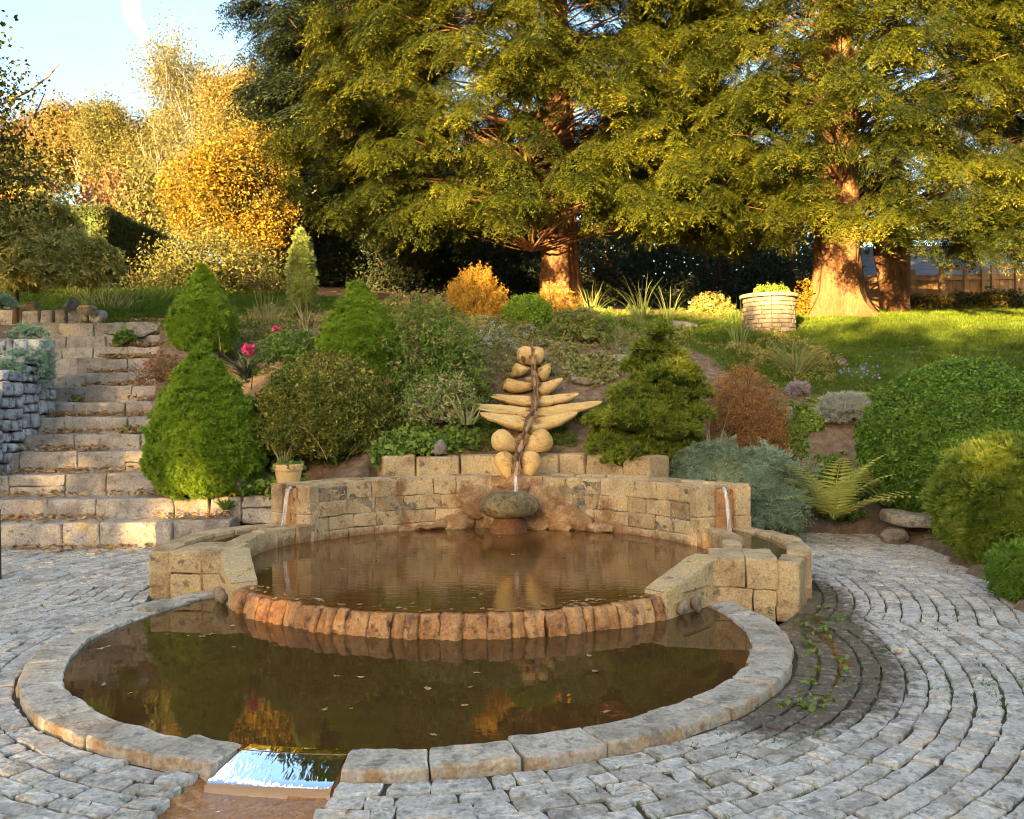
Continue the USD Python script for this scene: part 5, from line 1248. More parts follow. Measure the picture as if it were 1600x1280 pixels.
for k in range(10):
    u, v0 = 455 + k * 13 + rng.uniform(-5, 5), 690 + rng.uniform(-8, 14)
clump('dead_stem', 'bunch of thin dry stems in front of the bronze shrub', 'stem', P(540, 712, 10.95), 22, .55, .5, .008, .3, 'straw', 422, .35)
clump('dead_stem', 'bare pale stems at the foot of the russet shrub', 'stem', P(1108, 708, 10.9), 14, .75, .15, .012, .1, 'straw', 423, .12)
clump('dead_stem', 'long dry cane leaning over the front dwarf spruce', 'stem', P(345, 545, 12.4), 2, .45, .5, .012, .2, 'straw', 424, .02)


def fern(base, n, L, label, seed):
    t = thing('fern', label, 'fern', base)
    r = np.random.default_rng(seed)
    for i in range(n):
        a = 2 * np.pi * (i + r.uniform(-.9, .9)) / n
        l, el = L * r.uniform(.75, 1.1), r.uniform(.45, 1.4)
        out = np.array([math.cos(a), math.sin(a), 0])
        s = np.linspace(0, 1, 17)
        spn = np.asarray(base) + out * (l * (s * math.cos(el) + .22 * s ** 2))[:, None] + np.array([0, 0, 1]) * (l * (s * math.sin(el) * 1.1 - .32 * s ** 2.6))[:, None]
        side = np.array([-out[1], out[0], 0])
        tg = np.gradient(spn, axis=0); tg /= np.linalg.norm(tg, axis=1, keepdims=True)
        V, F = list(np.stack([spn - side * .004, spn + side * .004], 1).reshape(-1, 3)), []
        for j in range(16):
            F += [[2 * j, 2 * j + 1, 2 * j + 2], [2 * j + 1, 2 * j + 3, 2 * j + 2]]
        for j in range(2, 17):
            wl = .21 * L * math.sin(math.pi * (0.12 + .86 * s[j])) ** .8 + .01
            for sg in (-1, 1):
                d = side * sg * .92 + tg[j] * .4 + [0, 0, -.15]
                e = tg[j] * .016 * L / .8
                k = len(V)
                V += [spn[j] + d * wl * .25 + e, spn[j] + d * wl * .25 - e, spn[j] + d * wl]
                q = 2 * j + (sg > 0)
                F += [[q, k, k + 2], [q, k + 2, k + 1]]
        part(t, 'frond', (np.array(V), np.array(F)), M['fern'], tone=r.uniform(.2, .9))
    return t


fern(P(1302, 812, 10.1), 20, .92, 'yellow green fern spreading beside the blue juniper', 1)
fern(P(1365, 765, 10.6), 9, .50, 'smaller fern against the box ball', 2)


def blossom(parent, c, r, mat, seed, n=26):
    q = np.random.default_rng(seed)
    P_ = []
    for i in range(n):
        d = q.normal(size=3); d[1] -= .3; d /= np.linalg.norm(d)
        u = np.cross(d, q.normal(size=3)); u /= np.linalg.norm(u); w = np.cross(d, u)
        k = r * q.uniform(.5, 1)
        s = k * .5
        P_.append((np.array([d * k * .3 - u * s * .5, d * k * .3 + u * s * .5, d * k + u * s * .75, d * k * 1.05 + w * s * .2, d * k - u * s * .75]), np.array([[0, 1, 2], [0, 2, 3], [0, 3, 4]]), q.random()))
    v, f, tn = join(P_)
    part(parent, 'flower', (v + c, f), M[mat], tone=tn, kind=None)


rose = thing('pink_rose', 'rose with one large bright pink bloom above the front dwarf spruce', 'rose', P(388, 600, 11.9))
c = P(388, 546, 11.9)
part(rose, 'stem', tube(bez(P(392, 610, 11.95), P(398, 580, 11.9), c, 7), .008, 5), M['reed'], tone=.2)
scatter(rose, 'leaves', SM, M['green'], P(392, 580, 11.95) + rng.normal(0, .09, (26, 3)), frames(rng.normal(0, 1, (26, 3)) + [0, 0, 1]), np.full(26, .9))
blossom(rose, c, .10, 'pink', 1, 64)
rose = thing('pink_rose', 'smaller faded pink rose to the right of the large bloom', 'rose', P(430, 560, 12.6))
c = P(430, 515, 12.6)
part(rose, 'stem', tube(bez(P(432, 565, 12.6), P(436, 540, 12.6), c, 7), .008, 5), M['reed'], tone=.2)
blossom(rose, c, .08, 'pink', 2)
ast = thing('asters', 'loose stand of small violet asters at the edge of the lawn', 'flowers', hit(1348, 608))
ab = hit(1348, 608)
v, f, tn = blades(40, .42, .35, .006, .2, 5, .2)
part(ast, 'stems', (v + ab, f), M['reed'], tone=tn, kind='stuff')
pos = np.array([P(u, v0, 13.0) for u, v0 in zip(rng.uniform(1310, 1378, 30), rng.uniform(560, 592, 30))])
scatter(ast, 'flowers', [leaves(7, .028, .013, 430, .8, .2)], M['violet'], pos, frames(rng.normal(0, .4, (30, 3)) + [0, -.6, .8]), np.full(30, 1.0))
euph = [(352, 793, 'small green rosette plant at the foot of the front dwarf spruce', .16), (378, 770, 'green rosette plant close under the front dwarf spruce', .14)]
for u, v0, lb, s in euph:
    clump('rosette', lb, 'plant', P(u, v0, 10.75), 34, s, s * .9, .03, .5, 'green', int(u), .02)

# terracotta pot
pb = P(451, 768, 10.25)
pot = thing('terracotta_pot', 'terracotta pot of thin plants standing at the left end of the pool wall', 'pot', pb)
part(pot, 'pot_body', lathe([(0, 0), (.10, 0), (.108, .01), (.145, .225), (.150, .23), (.158, .235), (.166, .295), (.160, .305), (.150, .302), (.146, .26), (0, .255)], pb, 36), M['terracotta'], tone=.6, smooth=True)
part(pot, 'rim_band', lathe([(.158, .238), (.163, .243), (.164, .25), (.160, .255)], pb, 36), M['terracotta'], tone=.3, smooth=True)
part(pot, 'soil', disc(pb, .147, pb[2] + .265, 24, 4), M['soil'], tone=.3)
bush('potted_plant', 'thin plants growing in the terracotta pot', 'plant', pb + [0, 0, .26], .17, .13, 'green', SM, 60, 6, scl=.7)
clump('potted_grass', 'dry upright stalks in the terracotta pot', 'plant', pb + [-.05, 0, .27], 14, .36, .12, .009, .2, 'straw', 440, .08)
# ------------------------------------------------------------------ round planter
plc = on(1203, 18.0)
plr = 0.50
ztop, zbot = P(1203, 457, 17.5)[2], plc[2] - 0.05
planter = thing('round_planter', 'round raised planter of thin pale stone courses with a flat coping', 'planter', [plc[0], plc[1], zbot])
nrow = 8
for k in range(nrow):
    z0 = zbot + (ztop - .07 - zbot) * k / nrow
    z1 = zbot + (ztop - .07 - zbot) * (k + 1) / nrow
    for t0, t1 in pairs(cuts(-180, 180, 14, 30)):
        if abs((t0 + t1) / 2) < 60:
            continue
        part(planter, 'stone', arc_block(plc[:2], plr - .10, plr + rng.normal(0, .006), t0 + .5, t1 - .5, z0 + .003, z1 - .003, n=(3, 1, 1), rad=.012, amp=.007), M['planter'], tone=rng.random(), smooth=True)
part(planter, 'planter_core', lathe([(plr - .04, 0), (plr - .04, ztop - zbot - .05), (0, ztop - zbot - .05)], (plc[0], plc[1], zbot), 32), M['mortar'], tone=.8)
for t0, t1 in pairs(cuts(-180, 180, 28, 40)):
    part(planter, 'coping_stone', arc_block(plc[:2], plr - .14, plr + .06, t0 + .4, t1 - .4, ztop - .065, ztop + .01, n=(4, 1, 1), rad=.018, amp=.006), M['planter'], tone=rng.uniform(.6, 1), smooth=True)
bush('planter_shrub', 'low round leaved shrub filling the round planter', 'shrub', [plc[0] + .05, plc[1], ztop - .05], .38, .30, 'green', SM, 420, 10)

# ------------------------------------------------------------------ yews
SPR = [spray(k, 1.0, 9, .42, .10, .036, 7, .44) for k in range(5)]


def crown_sprays(centres, outs, L, k, droop=(-.9, .15), fan=1.0):
    """Sprays fanned outwards from every clump centre."""
    n = len(centres) * k
    c, o = np.repeat(centres, k, 0), np.repeat(outs, k, 0)
    a = rng.normal(0, fan * .62, n)
    x = np.stack([o[:, 0] * np.cos(a) - o[:, 1] * np.sin(a), o[:, 0] * np.sin(a) + o[:, 1] * np.cos(a), rng.uniform(*droop, n)], 1)
    pos = c + rng.normal(0, .13, (n, 3)) * [1, 1, .55]
    return pos, frames(np.array([0, 0, 1.0]) + rng.normal(0, .12, (n, 3)), xdir=x), L * rng.uniform(.65, 1.25, n)


def evergreen(name, label, base, tr, flare, clumps, outs, mat, L, k, barkm='bark', trunk_h=9.0, limbs=60, tubes=(), lean=(0, 0), droop=(-.9, .15), group=None, gpart='foliage'):
    t = thing(name, label, 'tree', base, group)
    base = np.asarray(base, float)
    if tr:
        kk, zz = 40, np.concatenate([np.linspace(-.3, 1.2, 9), np.linspace(1.6, trunk_h, 14)])
        an = np.linspace(0, 2 * np.pi, kk, endpoint=False)
        rr = tr * (1 + flare * np.exp(-np.clip(zz + .05, 0, 9) / .32))[:, None] * (1 - .55 * np.clip(zz / trunk_h, 0, 1) ** 1.2)[:, None]
        fl = 1 + .10 * np.sin(an * 5 + 1) [None] + .07 * np.sin(an * 9 + zz[:, None] * .4) + .05 * np.sin(an * 14 - zz[:, None])
        fl = 1 + (fl - 1) * (1 + 1.2 * np.exp(-np.clip(zz, 0, 9) / .5))[:, None]
        v = np.stack([rr * fl * np.cos(an) + lean[0] * zz[:, None], rr * fl * np.sin(an) + lean[1] * zz[:, None], np.broadcast_to(zz[:, None], fl.shape)], -1).reshape(-1, 3)
        g = np.arange(len(zz) * kk).reshape(len(zz), kk)
        q = np.stack([g[:-1], np.roll(g[:-1], -1, 1), np.roll(g[1:], -1, 1), g[1:]], -1).reshape(-1, 4)
        part(t, 'trunk', (rough(v + base, .05, 3), np.vstack([q[:, [0, 1, 2]], q[:, [0, 2, 3]]])), M[barkm], tone=.5, smooth=True)
        lm = []
        for i in rng.choice(len(clumps), min(limbs, len(clumps)), replace=False):
            e = clumps[i]
            z0 = np.clip((e[2] - base[2]) * rng.uniform(.5, .85), 1.6, trunk_h * .97)
            s = base + [lean[0] * z0, lean[1] * z0, z0]
            lm.append(tube(rough(bez(s, (s + e) / 2 + [0, 0, .7], e, 8), .08, .9, i), np.linspace(.13, .02, 8) * tr / .5, 5))
        lm += [tube(rough(l, .14, 1.1), w, 5) for l, w in tubes]
        if lm:
            part(t, 'branches', join(lm), M[barkm], tone=.6, kind='stuff', smooth=True)
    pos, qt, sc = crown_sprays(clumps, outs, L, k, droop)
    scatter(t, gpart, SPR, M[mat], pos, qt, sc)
    return t


def boughs(c, rx, ry, z0, z1, n, skirt, taper=.45, back=.6, seed=1):
    """Clump centres strung along arching boughs, so that the crown shows tiers with gaps between them."""
    r = np.random.default_rng(seed)
    out, o, tubes, tips = [], [], [], []
    tries = 0
    while len(tubes) < n and tries < 20000:
        tries += 1
        a = r.uniform(0, 2 * np.pi)
        if math.sin(a) > .15 and r.random() > back:
            continue
        z = z0 + (z1 - z0) * r.random() ** 1.05
        k = (1 - taper * ((z - z0) / (z1 - z0)) ** 1.7) * r.uniform(.70, 1.06)
        d = np.array([math.cos(a), math.sin(a)])
        tip = np.array([c[0] + d[0] * rx * k, c[1] + d[1] * ry * k, z])
        if tip[2] < skirt(tip[0], tip[1]) + .15:
            continue
        if tips and np.min(np.linalg.norm((np.array(tips) - tip) * [1, 1, 1.5], axis=1)) < .61:
            continue
        tips.append(tip)
        s = np.array([c[0], c[1], max(z + r.uniform(-1.6, .1), z0 + 1.3)])
        mid = (s + tip) / 2 + [r.normal(0, .8), r.normal(0, .8), r.uniform(.0, 1.1)]
        ln = bez(s, mid, tip, 14)
        tubes.append((ln[:11], np.linspace(.042, .010, 11) * (1 if len(tubes) % 2 else .35)))
        side = np.array([-d[1], d[0], 0])
        for q in (.80, 1.0):
            p = ln[int(q * 13)]
            for j in range(2):
                e = p + side * r.normal(0, .20 + .14 * q) + [0, 0, r.normal(-.08, .10)]
                if e[2] < skirt(e[0], e[1]) + .1:
                    continue
                out.append(e); o.append(np.array([d[0], d[1], 0]) + side * r.normal(0, .3))
    return np.array(out), np.array(o), tubes


def skirt_px(pts, Y0):
    us, vs = zip(*pts)
    def f(x, y):
        u = 800 + FOC * x / y
        v = np.interp(u, us, vs)
        return P(u, v, y)[2]
    return f


yl = on(876, 23.0)
sk = skirt_px([(380, 230), (440, 300), (520, 345), (600, 372), (680, 380), (760, 345), (850, 345), (930, 335), (1000, 355), (1060, 375), (1200, 380)], 19)
cl, ou, tb = boughs((yl[0] - .7, 22.8), 6.2, 5.9, 4.0, 13.5, 330, sk, seed=11)
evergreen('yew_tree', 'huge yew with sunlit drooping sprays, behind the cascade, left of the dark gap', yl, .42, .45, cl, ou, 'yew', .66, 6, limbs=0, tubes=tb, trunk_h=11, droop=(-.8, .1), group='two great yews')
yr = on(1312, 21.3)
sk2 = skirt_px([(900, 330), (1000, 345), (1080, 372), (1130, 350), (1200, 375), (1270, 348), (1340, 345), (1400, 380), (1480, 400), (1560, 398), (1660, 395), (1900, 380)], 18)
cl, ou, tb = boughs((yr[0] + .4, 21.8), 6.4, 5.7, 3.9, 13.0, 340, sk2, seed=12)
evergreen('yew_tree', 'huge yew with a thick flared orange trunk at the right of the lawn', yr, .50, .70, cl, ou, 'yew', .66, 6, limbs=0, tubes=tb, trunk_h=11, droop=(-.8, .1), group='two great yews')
# leaning second stem by the right yew
st = thing('leaning_stem', 'twisted dark stems leaning out behind the right yew trunk', 'tree', on(1400, 22.4))
b0 = on(1402, 22.4)
for k, (du, v1) in enumerate(((-32, 370), (-12, 375), (10, 360))):
    e = P(1402 + du, v1, 22.3 + .3 * k)
    part(st, 'stem', tube(rough(bez(b0 + [.12 * k, .1 * k, -.2], b0 + [-.35 + .25 * k, 0, .9], e + [0, 0, .4], 10), .04, 2, k), np.linspace(.2, .13, 10), 10), M['bark'], tone=.4, smooth=True)

# dark fir left of the yews
bf = on(548, 30.0)
n = 430
z = bf[2] + 1.5 + 14 * rng.random(n) ** .9
a = rng.uniform(0, 2 * np.pi, n)
layer = np.round((z - bf[2]) / .9) * .9 + bf[2]
rad = 3.6 * (1 - .35 * (z - bf[2]) / 16) * rng.uniform(.25, 1.0, n)
cl = np.stack([bf[0] + rad * np.cos(a), bf[1] + rad * np.sin(a), layer - .16 * rad], 1)
evergreen('fir_tree', 'dark blue green fir with jagged level branches against the sky', bf, .2, .2, cl, np.stack([np.cos(a), np.sin(a), 0 * a], 1), 'fir', 1.25, 7, 'twig', 15, 40, droop=(-.35, .12))


# ------------------------------------------------------------------ deciduous trees
def tree(name, label, base, h, crown, mat, per, lsize, barkm, tr=.16, puffs=None, cl=.4, group=None, forks=7, sky=.8, seed=1, fill=.5, extra=None, lean=(0, 0)):
    """Trunk, forking limbs and a crown of leaf clusters gathered in uneven puffs. crown = (dz of its middle, rx, ry, rz)."""
    r = np.random.default_rng(seed)
    base = np.asarray(base, float)
    t = thing(name, label, 'tree', base, group)
    top = base + [lean[0] * h, lean[1] * h, h * .95]
    tp = rough(bez(base - [0, 0, .3], base + [r.normal(0, .2), 0, h * .5], top, 12), .10, .6, seed)
    part(t, 'trunk', tube(tp, np.linspace(tr, tr * .15, 12), 8), M[barkm], smooth=True)
    dz, rx, ry, rz = crown
    c = base + [lean[0] * h * .7, lean[1] * h * .7, dz]
    pf = []
    for i in range(puffs or 16):
        d = r.normal(size=3); d /= np.linalg.norm(d)
        pf.append((c + d * [rx, ry, rz] * r.uniform(.35, .9), r.uniform(.22, .42)))
    lm, pos = [], []
    for p, k in pf:
        s = tp[int(np.clip((p[2] - base[2]) / h * 11 - 3, 2, 10))]
        lm.append(tube(rough(bez(s, (s + p) / 2 + [0, 0, .15 * h * .3], p, 7), .08, 1.1, r.uniform(0, 9)), np.linspace(tr * .45, tr * .08, 7), 5))
        for j in range(forks):
            e = p + r.normal(0, .5, 3) * [rx * k * 1.4, ry * k * 1.4, rz * k * 1.4]
            lm.append(tube(rough(bez(p, (p + e) / 2 + r.normal(0, .1, 3), e, 5), .04, 1.5, j), np.linspace(tr * .10, tr * .03, 5), 4))
        n = int(per * (k / .3) ** 2)
        d = r.normal(size=(n, 3)); d /= np.linalg.norm(d, axis=1, keepdims=True)
        pos.append(p + d * (r.random((n, 1)) ** fill) * [rx * k * 1.25, ry * k * 1.25, rz * k * 1.15])
    part(t, 'branches', join(lm), M[barkm], tone=.5, kind='stuff')
    pos = np.vstack(pos)
    pr = [leaves(16, lsize * .78, cl, 500 + seed * 7 + k, .65, .25) for k in range(4)]
    scatter(t, 'foliage', pr, M[mat], pos, frames(r.normal(0, .6, pos.shape) + [0, -.2, 1]), r.uniform(.7, 1.25, len(pos)))
    if extra:
        m = r.random(len(pos)) < .25
        scatter(t, 'green_leaves', pr, M[extra], pos[m] + r.normal(0, .3, (m.sum(), 3)), frames(r.normal(0, .6, (m.sum(), 3)) + [0, 0, 1]), np.full(m.sum(), .9))
    return t


def at(u, Y, drop=0.0):
    q = on(u, Y)
    return q - [0, 0, drop]


def crown_px(base, u, v0, wp, hp, Y):
    """Crown middle and radii from a picture box, at depth Y."""
    c = P(u, v0, Y)
    return (c[2] - base[2], wp * Y / FOC / 2, wp * Y / FOC / 2, hp * Y / FOC / 2), (c[0] - base[0])


b = at(305, 36)
tree('birch_tree', 'tall thin birch with sparse yellow leaves and a pale trunk against the sky', b, P(290, 45, 36)[2] - b[2], crown_px(b, 285, 190, 185, 300, 36)[0], 'birch', 46, .12, 'bark_birch', .13, 40, .5, seed=3, forks=9, fill=.6)
b = at(400, 33)
tree('yellow_tree', 'pale yellow maple in the sun between the birch and the fir', b, P(400, 130, 33)[2] - b[2], crown_px(b, 405, 210, 170, 220, 33)[0], 'pale', 230, .13, 'bark_grey', .18, 22, .45, seed=4, extra='olive')
b = at(362, 24.0)
tree('golden_hazel', 'large golden yellow tree in the sun at the foot of the birch', b, P(350, 195, 24)[2] - b[2], crown_px(b, 362, 310, 190, 215, 24)[0], 'gold', 240, .11, 'bark_grey', .10, 24, .26, seed=15, extra='olive', forks=9)
b = at(225, 40)
tree('yellow_green_tree', 'yellow green tree left of the birch', b, P(225, 190, 40)[2] - b[2], crown_px(b, 230, 270, 170, 200, 40)[0], 'olive', 200, .14, 'bark_grey', .18, 18, .5, seed=5, extra='pale')
b = at(135, 44)
tree('yellow_tree', 'light yellow tree top above the dark thicket', b, P(140, 165, 44)[2] - b[2], crown_px(b, 135, 225, 150, 130, 44)[0], 'pale', 210, .15, 'bark_grey', .2, 16, .55, seed=6)
b = at(60, 46)
tree('copper_tree', 'copper leaved tree farthest left behind the hedge', b, P(60, 175, 46)[2] - b[2], crown_px(b, 60, 235, 150, 140, 46)[0], 'copper', 200, .15, 'bark_grey', .2, 16, .55, seed=7)
b = at(180, 52)
tree('copper_tree', 'copper leaved tree between the two pale yellow crowns, low behind the thicket', b, P(180, 200, 52)[2] - b[2], crown_px(b, 175, 255, 130, 110, 52)[0], 'copper', 180, .16, 'bark_grey', .2, 14, .6, seed=8)
b = np.array([-7.95, 11.6, 1.5])
tree('oak_tree', 'dark oak whose branches hang into the picture at the upper left', b, 9.0, (5.2, 1.9, 1.9, 3.3), 'oak', 85, .095, 'bark_grey', .24, 26, .28, seed=9, fill=.6)
for k, (u, Y, w, hh, m, lb) in enumerate(((70, 34, 200, 90, 'hedge', 'dark thicket below the copper tree'), (175, 33, 130, 85, 'copper', 'brownish bare thicket left of the golden hazel'), (225, 30, 120, 90, 'olive', 'olive thicket between the hedge and the golden hazel'), (15, 30, 110, 120, 'oak', 'dull green thicket at the left edge behind the spreading conifer'))):
    b = at(u, Y)
    bush('thicket', lb, 'shrub', b, w * Y / FOC / 2, hh * Y / FOC + 1.8, m, [leaves(9, .17, .35, 520 + k * 3 + j, .6, .2) for j in range(3)], 420, 90, fill=.5)

# clipped hedge
hx1, hy0, hy1 = -8.85, 20.2, 24.5
hb = H(-9.5, 20.2)
ht = float(P(130, 323, 20.2)[2])
hedge = thing('clipped_hedge', 'square clipped dark hedge with a sunlit top behind the spreading conifer', 'hedge', (-10.2, 20.2, float(hb)))
v, f = block(3.0, hy1 - hy0, ht - hb + .3, (6, 6, 6), .12)
part(hedge, 'inner_growth', (rough(v + [hx1 - 1.55, (hy0 + hy1) / 2, (ht + hb) / 2 - .2], .05, 2), f), M['spruce_core'], tone=.3)
n = 7000
face = rng.choice(3, n, p=[.34, .42, .24])
uu, vv = rng.random(n), rng.random(n)
pos = np.where((face == 0)[:, None], np.stack([hx1 - 3.0 + 3.0 * uu, np.full(n, hy0), hb + (ht - hb) * vv], 1), np.where((face == 1)[:, None], np.stack([np.full(n, hx1), hy0 + (hy1 - hy0) * uu, hb + (ht - hb) * vv], 1), np.stack([hx1 - 3.0 + 3.0 * uu, hy0 + (hy1 - hy0) * vv, np.full(n, ht)], 1)))
nz = np.array([[0, -1, .2], [1, 0, .2], [0, 0, 1.0]])[face]
pos += nz * (.10 * (meshkit.fbm(pos * 1.8, 2, 4) - .5))[:, None]
scatter(hedge, 'foliage', [leaves(10, .07, .10, 540 + k, .45, .3) for k in range(3)], M['hedge'], pos, frames(nz + rng.normal(0, .35, nz.shape)), rng.uniform(.8, 1.2, n))

# dark evergreens in the shade behind the yews
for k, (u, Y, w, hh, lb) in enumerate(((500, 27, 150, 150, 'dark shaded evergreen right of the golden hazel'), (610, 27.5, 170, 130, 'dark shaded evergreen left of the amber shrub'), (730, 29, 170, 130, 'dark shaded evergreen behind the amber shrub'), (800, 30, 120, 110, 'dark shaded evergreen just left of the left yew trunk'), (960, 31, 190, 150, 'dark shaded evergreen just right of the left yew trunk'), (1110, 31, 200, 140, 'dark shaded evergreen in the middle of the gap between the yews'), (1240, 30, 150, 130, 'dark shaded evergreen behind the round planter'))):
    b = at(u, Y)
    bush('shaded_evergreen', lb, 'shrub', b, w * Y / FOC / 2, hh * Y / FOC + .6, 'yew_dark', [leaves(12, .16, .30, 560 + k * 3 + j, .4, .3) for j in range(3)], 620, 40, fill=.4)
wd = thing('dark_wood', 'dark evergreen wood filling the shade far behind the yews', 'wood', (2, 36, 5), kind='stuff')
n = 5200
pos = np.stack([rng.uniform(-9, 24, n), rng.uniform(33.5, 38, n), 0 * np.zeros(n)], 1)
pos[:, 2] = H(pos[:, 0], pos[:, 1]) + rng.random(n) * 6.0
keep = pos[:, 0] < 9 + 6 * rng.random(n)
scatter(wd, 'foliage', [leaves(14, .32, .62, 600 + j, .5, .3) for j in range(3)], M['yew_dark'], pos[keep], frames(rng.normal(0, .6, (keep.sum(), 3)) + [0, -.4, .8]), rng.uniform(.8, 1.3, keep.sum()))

# ------------------------------------------------------------------ fence and outbuilding behind it
fy = 27.0
fx = np.arange(9.6, 17.2, 2.05)
fence = thing('timber_fence', 'close boarded timber fence with dappled sun, right of the right yew', 'fence', (13, fy, float(H(13, fy))))
fb = [float(H(x, fy)) for x in fx]
ftop = [P(800 + FOC * x / fy, 430 - (x - 9.6) * .8, fy)[2] for x in fx]
bl = []
xs = np.arange(fx[0], fx[-1], .125)
for x in xs:
    zb, zt = np.interp(x, fx, fb), np.interp(x, fx, ftop)
    v, f = block(.118, .022, zt - zb - .05, (1, 1, 1), .004)
    bl.append((v + [x + .06, fy + rng.normal(0, .004), (zt + zb) / 2], f, rng.random()))
part(fence, 'boards', join(bl), M['timber'], kind='stuff')
for x, zb, zt in zip(fx, fb, ftop):
    v, f = block(.13, .13, zt - zb + .18, (1, 1, 1), .01)
    part(fence, 'fence_post', (v + [x, fy - .09, (zt + zb) / 2 + .03], f), M['timber'], tone=.8)
for (x0, z0, z0t), (x1, z1, z1t) in pairs(list(zip(fx, fb, ftop))):
    for q in (.12, .86):
        a, b = np.array([x0 + .07, fy - .05, z0 + (z0t - z0) * q]), np.array([x1 - .07, fy - .05, z1 + (z1t - z1) * q])
        v, f = block(np.linalg.norm(b - a), .05, .09, (1, 1, 1), .006)
        v[:, 2] += v[:, 0] * (b - a)[2] / (b - a)[0]
        part(fence, 'rail', (v + (a + b) / 2, f), M['timber'], tone=.6)
for k, (u0_, lb) in enumerate(((1476, 'left slatted timber compost bay against the fence'), (1556, 'right slatted timber compost bay against the fence'))):
    q = on(u0_, 26.2)
    bay = thing('compost_bay', lb, 'timber bay', q)
    for dx in (-.05, .62):
        v, f = block(.11, .11, 1.35, (1, 1, 1), .01)
        part(bay, 'bay_post', (v + q + [dx, 0, .62], f), M['timber'], tone=.9)
    for z in (.25, 1.25):
        v, f = block(.62, .04, .12, (1, 1, 1), .01)
        part(bay, 'bay_rail', (v + q + [.28, -.02, z], f), M['timber'], tone=.9)
for k, (u, lb) in enumerate(((1440, 'yellow green low plants at the left end of the fence'), (1500, 'yellow green low plants in front of the left compost bay'), (1550, 'yellow green low plants between the compost bays'), (1600, 'yellow green low plants at the right edge along the fence'))):
    bush('border_plants', lb, 'shrub', on(u, 25.6), .75, .62, 'olive', [leaves(10, .12, .16, 620 + k, .5, .3)], 170, 14, ry=.4, extra=(('yellow_leaves', 'gold', [leaves(8, .11, .14, 630, .5, .3)], 50, .9),))
bush('golden_weed', 'small golden plant between the round planter and the right yew trunk', 'plant', on(1258, 21.5), .35, .8, 'gold', [leaves(10, .10, .13, 640, .5, .3)], 90, 12)
ob = thing('outbuilding', 'low outbuilding with a grey slate roof behind the fence', 'building', (14, 33, 4))
v, f = block(9, 4, 2.6, (1, 1, 1), .01)
part(ob, 'wall', (v + [16, 35.2, 4.6], f), M['render'], tone=.4)
rw = []
for j in range(9):
    for i in range(26):
        v, f = block(.345, .36, .02, (1, 1, 1), .004)
        y, z = 32.6 + .30 * j, 5.85 + .17 * j
        ca, sa = math.cos(.5), math.sin(.5)
        rw.append((np.column_stack([v[:, 0], v[:, 1] * ca - v[:, 2] * sa, v[:, 1] * sa + v[:, 2] * ca]) + [11.4 + .35 * i + .17 * (j % 2), y, z], f, rng.random()))
part(ob, 'roof', join(rw), M['slate'], kind='stuff')

# ------------------------------------------------------------------ ground cover on the bank
def cover(name, label, cat, region, n, mat, protos, scl, lift=.03, up=1.0, cond=None):
    """Uncountable low growth over a patch of the bank, given as a picture outline that is dropped onto the slope."""
    poly = Polygon([tuple(hit(*q)[:2]) for q in region]).buffer(0.05)
    x0, y0, x1, y1 = poly.bounds
    p = np.stack([rng.uniform(x0, x1, n * 6), rng.uniform(y0, y1, n * 6)], 1)
    p = p[contains_xy(poly, p[:, 0], p[:, 1])]
    w = meshkit.fbm(np.column_stack([p * 2.2, np.full(len(p), len(name))]), 3, 6)
    p = p[w > np.quantile(w, .38)][:n]
    pos = np.column_stack([p, H(p[:, 0], p[:, 1]) + lift * rng.random(len(p)) * 2])
    return scatter('/World', name, protos, M[mat], pos, frames(rng.normal(0, .4, pos.shape) + [0, -.25, up]), rng.uniform(.7, 1.3, len(pos)) * scl, label, cat)


ROUND = [leaves(9, .055, .07, 650 + k, .85, .5) for k in range(4)]
cover('ground_cover', 'fresh green round leaved ground cover on the bank left of the low wall', 'ground cover', [(430, 735), (590, 730), (735, 705), (750, 665), (650, 655), (560, 680), (430, 700)], 1300, 'green', ROUND, 1.05, .08)
cover('ground_cover', 'green and brown herbs on the bank between the fuchsia and the top of the cascade', 'ground cover', [(690, 600), (795, 640), (800, 560), (1000, 520), (900, 500), (640, 490)], 2300, 'mixed', SM, .85, .07)
cover('ground_cover', 'green herbs scattered along the upper edge of the bank', 'ground cover', [(560, 520), (800, 560), (960, 520), (1180, 520), (1150, 490), (560, 480)], 1500, 'green', SM, .8, .08)
cover('ground_cover', 'yellowing leaves trailing over the bank right of the cascade', 'ground cover', [(850, 590), (960, 620), (960, 560), (850, 545)], 380, 'lime', ROUND, .9, .05)
cover('ground_cover', 'sparse green seedlings on the bare soil between the russet shrub and the box ball', 'ground cover', [(1220, 720), (1370, 720), (1370, 620), (1240, 640)], 260, 'green', ROUND, .85, .04)
cover('ground_cover', 'green leaves at the foot of the fern and box ball along the paving', 'ground cover', [(1200, 800), (1330, 818), (1400, 800), (1400, 760), (1300, 740)], 420, 'green', ROUND, 1.0, .08)
cover('ground_cover', 'thin weeds and creeping herbs over the soil above the blue juniper', 'ground cover', [(1090, 700), (1240, 720), (1260, 650), (1100, 600)], 500, 'mixed', SM, .7, .04)
cover('ground_cover', 'low herbs on the bare soil behind the dwarf cypress', 'ground cover', [(870, 620), (990, 640), (1090, 580), (1090, 530), (960, 525), (860, 560)], 700, 'mixed', SM, .65, .03)
cover('ground_cover', 'creeping green plants at the foot of the russet shrub and the silver bush', 'ground cover', [(1190, 700), (1360, 700), (1360, 650), (1210, 640)], 420, 'green', ROUND, .8, .04)
cover('ground_cover', 'pale yellowing herbs on the upper bank between the dwarf cypress and the clipped dome', 'ground cover', [(860, 560), (1000, 560), (1100, 530), (1000, 505), (850, 520)], 520, 'lime', SM, .8, .06)
cover('ground_cover', 'silvery low herbs on the bank behind the cascade', 'ground cover', [(700, 540), (800, 560), (830, 520), (740, 505)], 320, 'silver', SM, .7, .06)
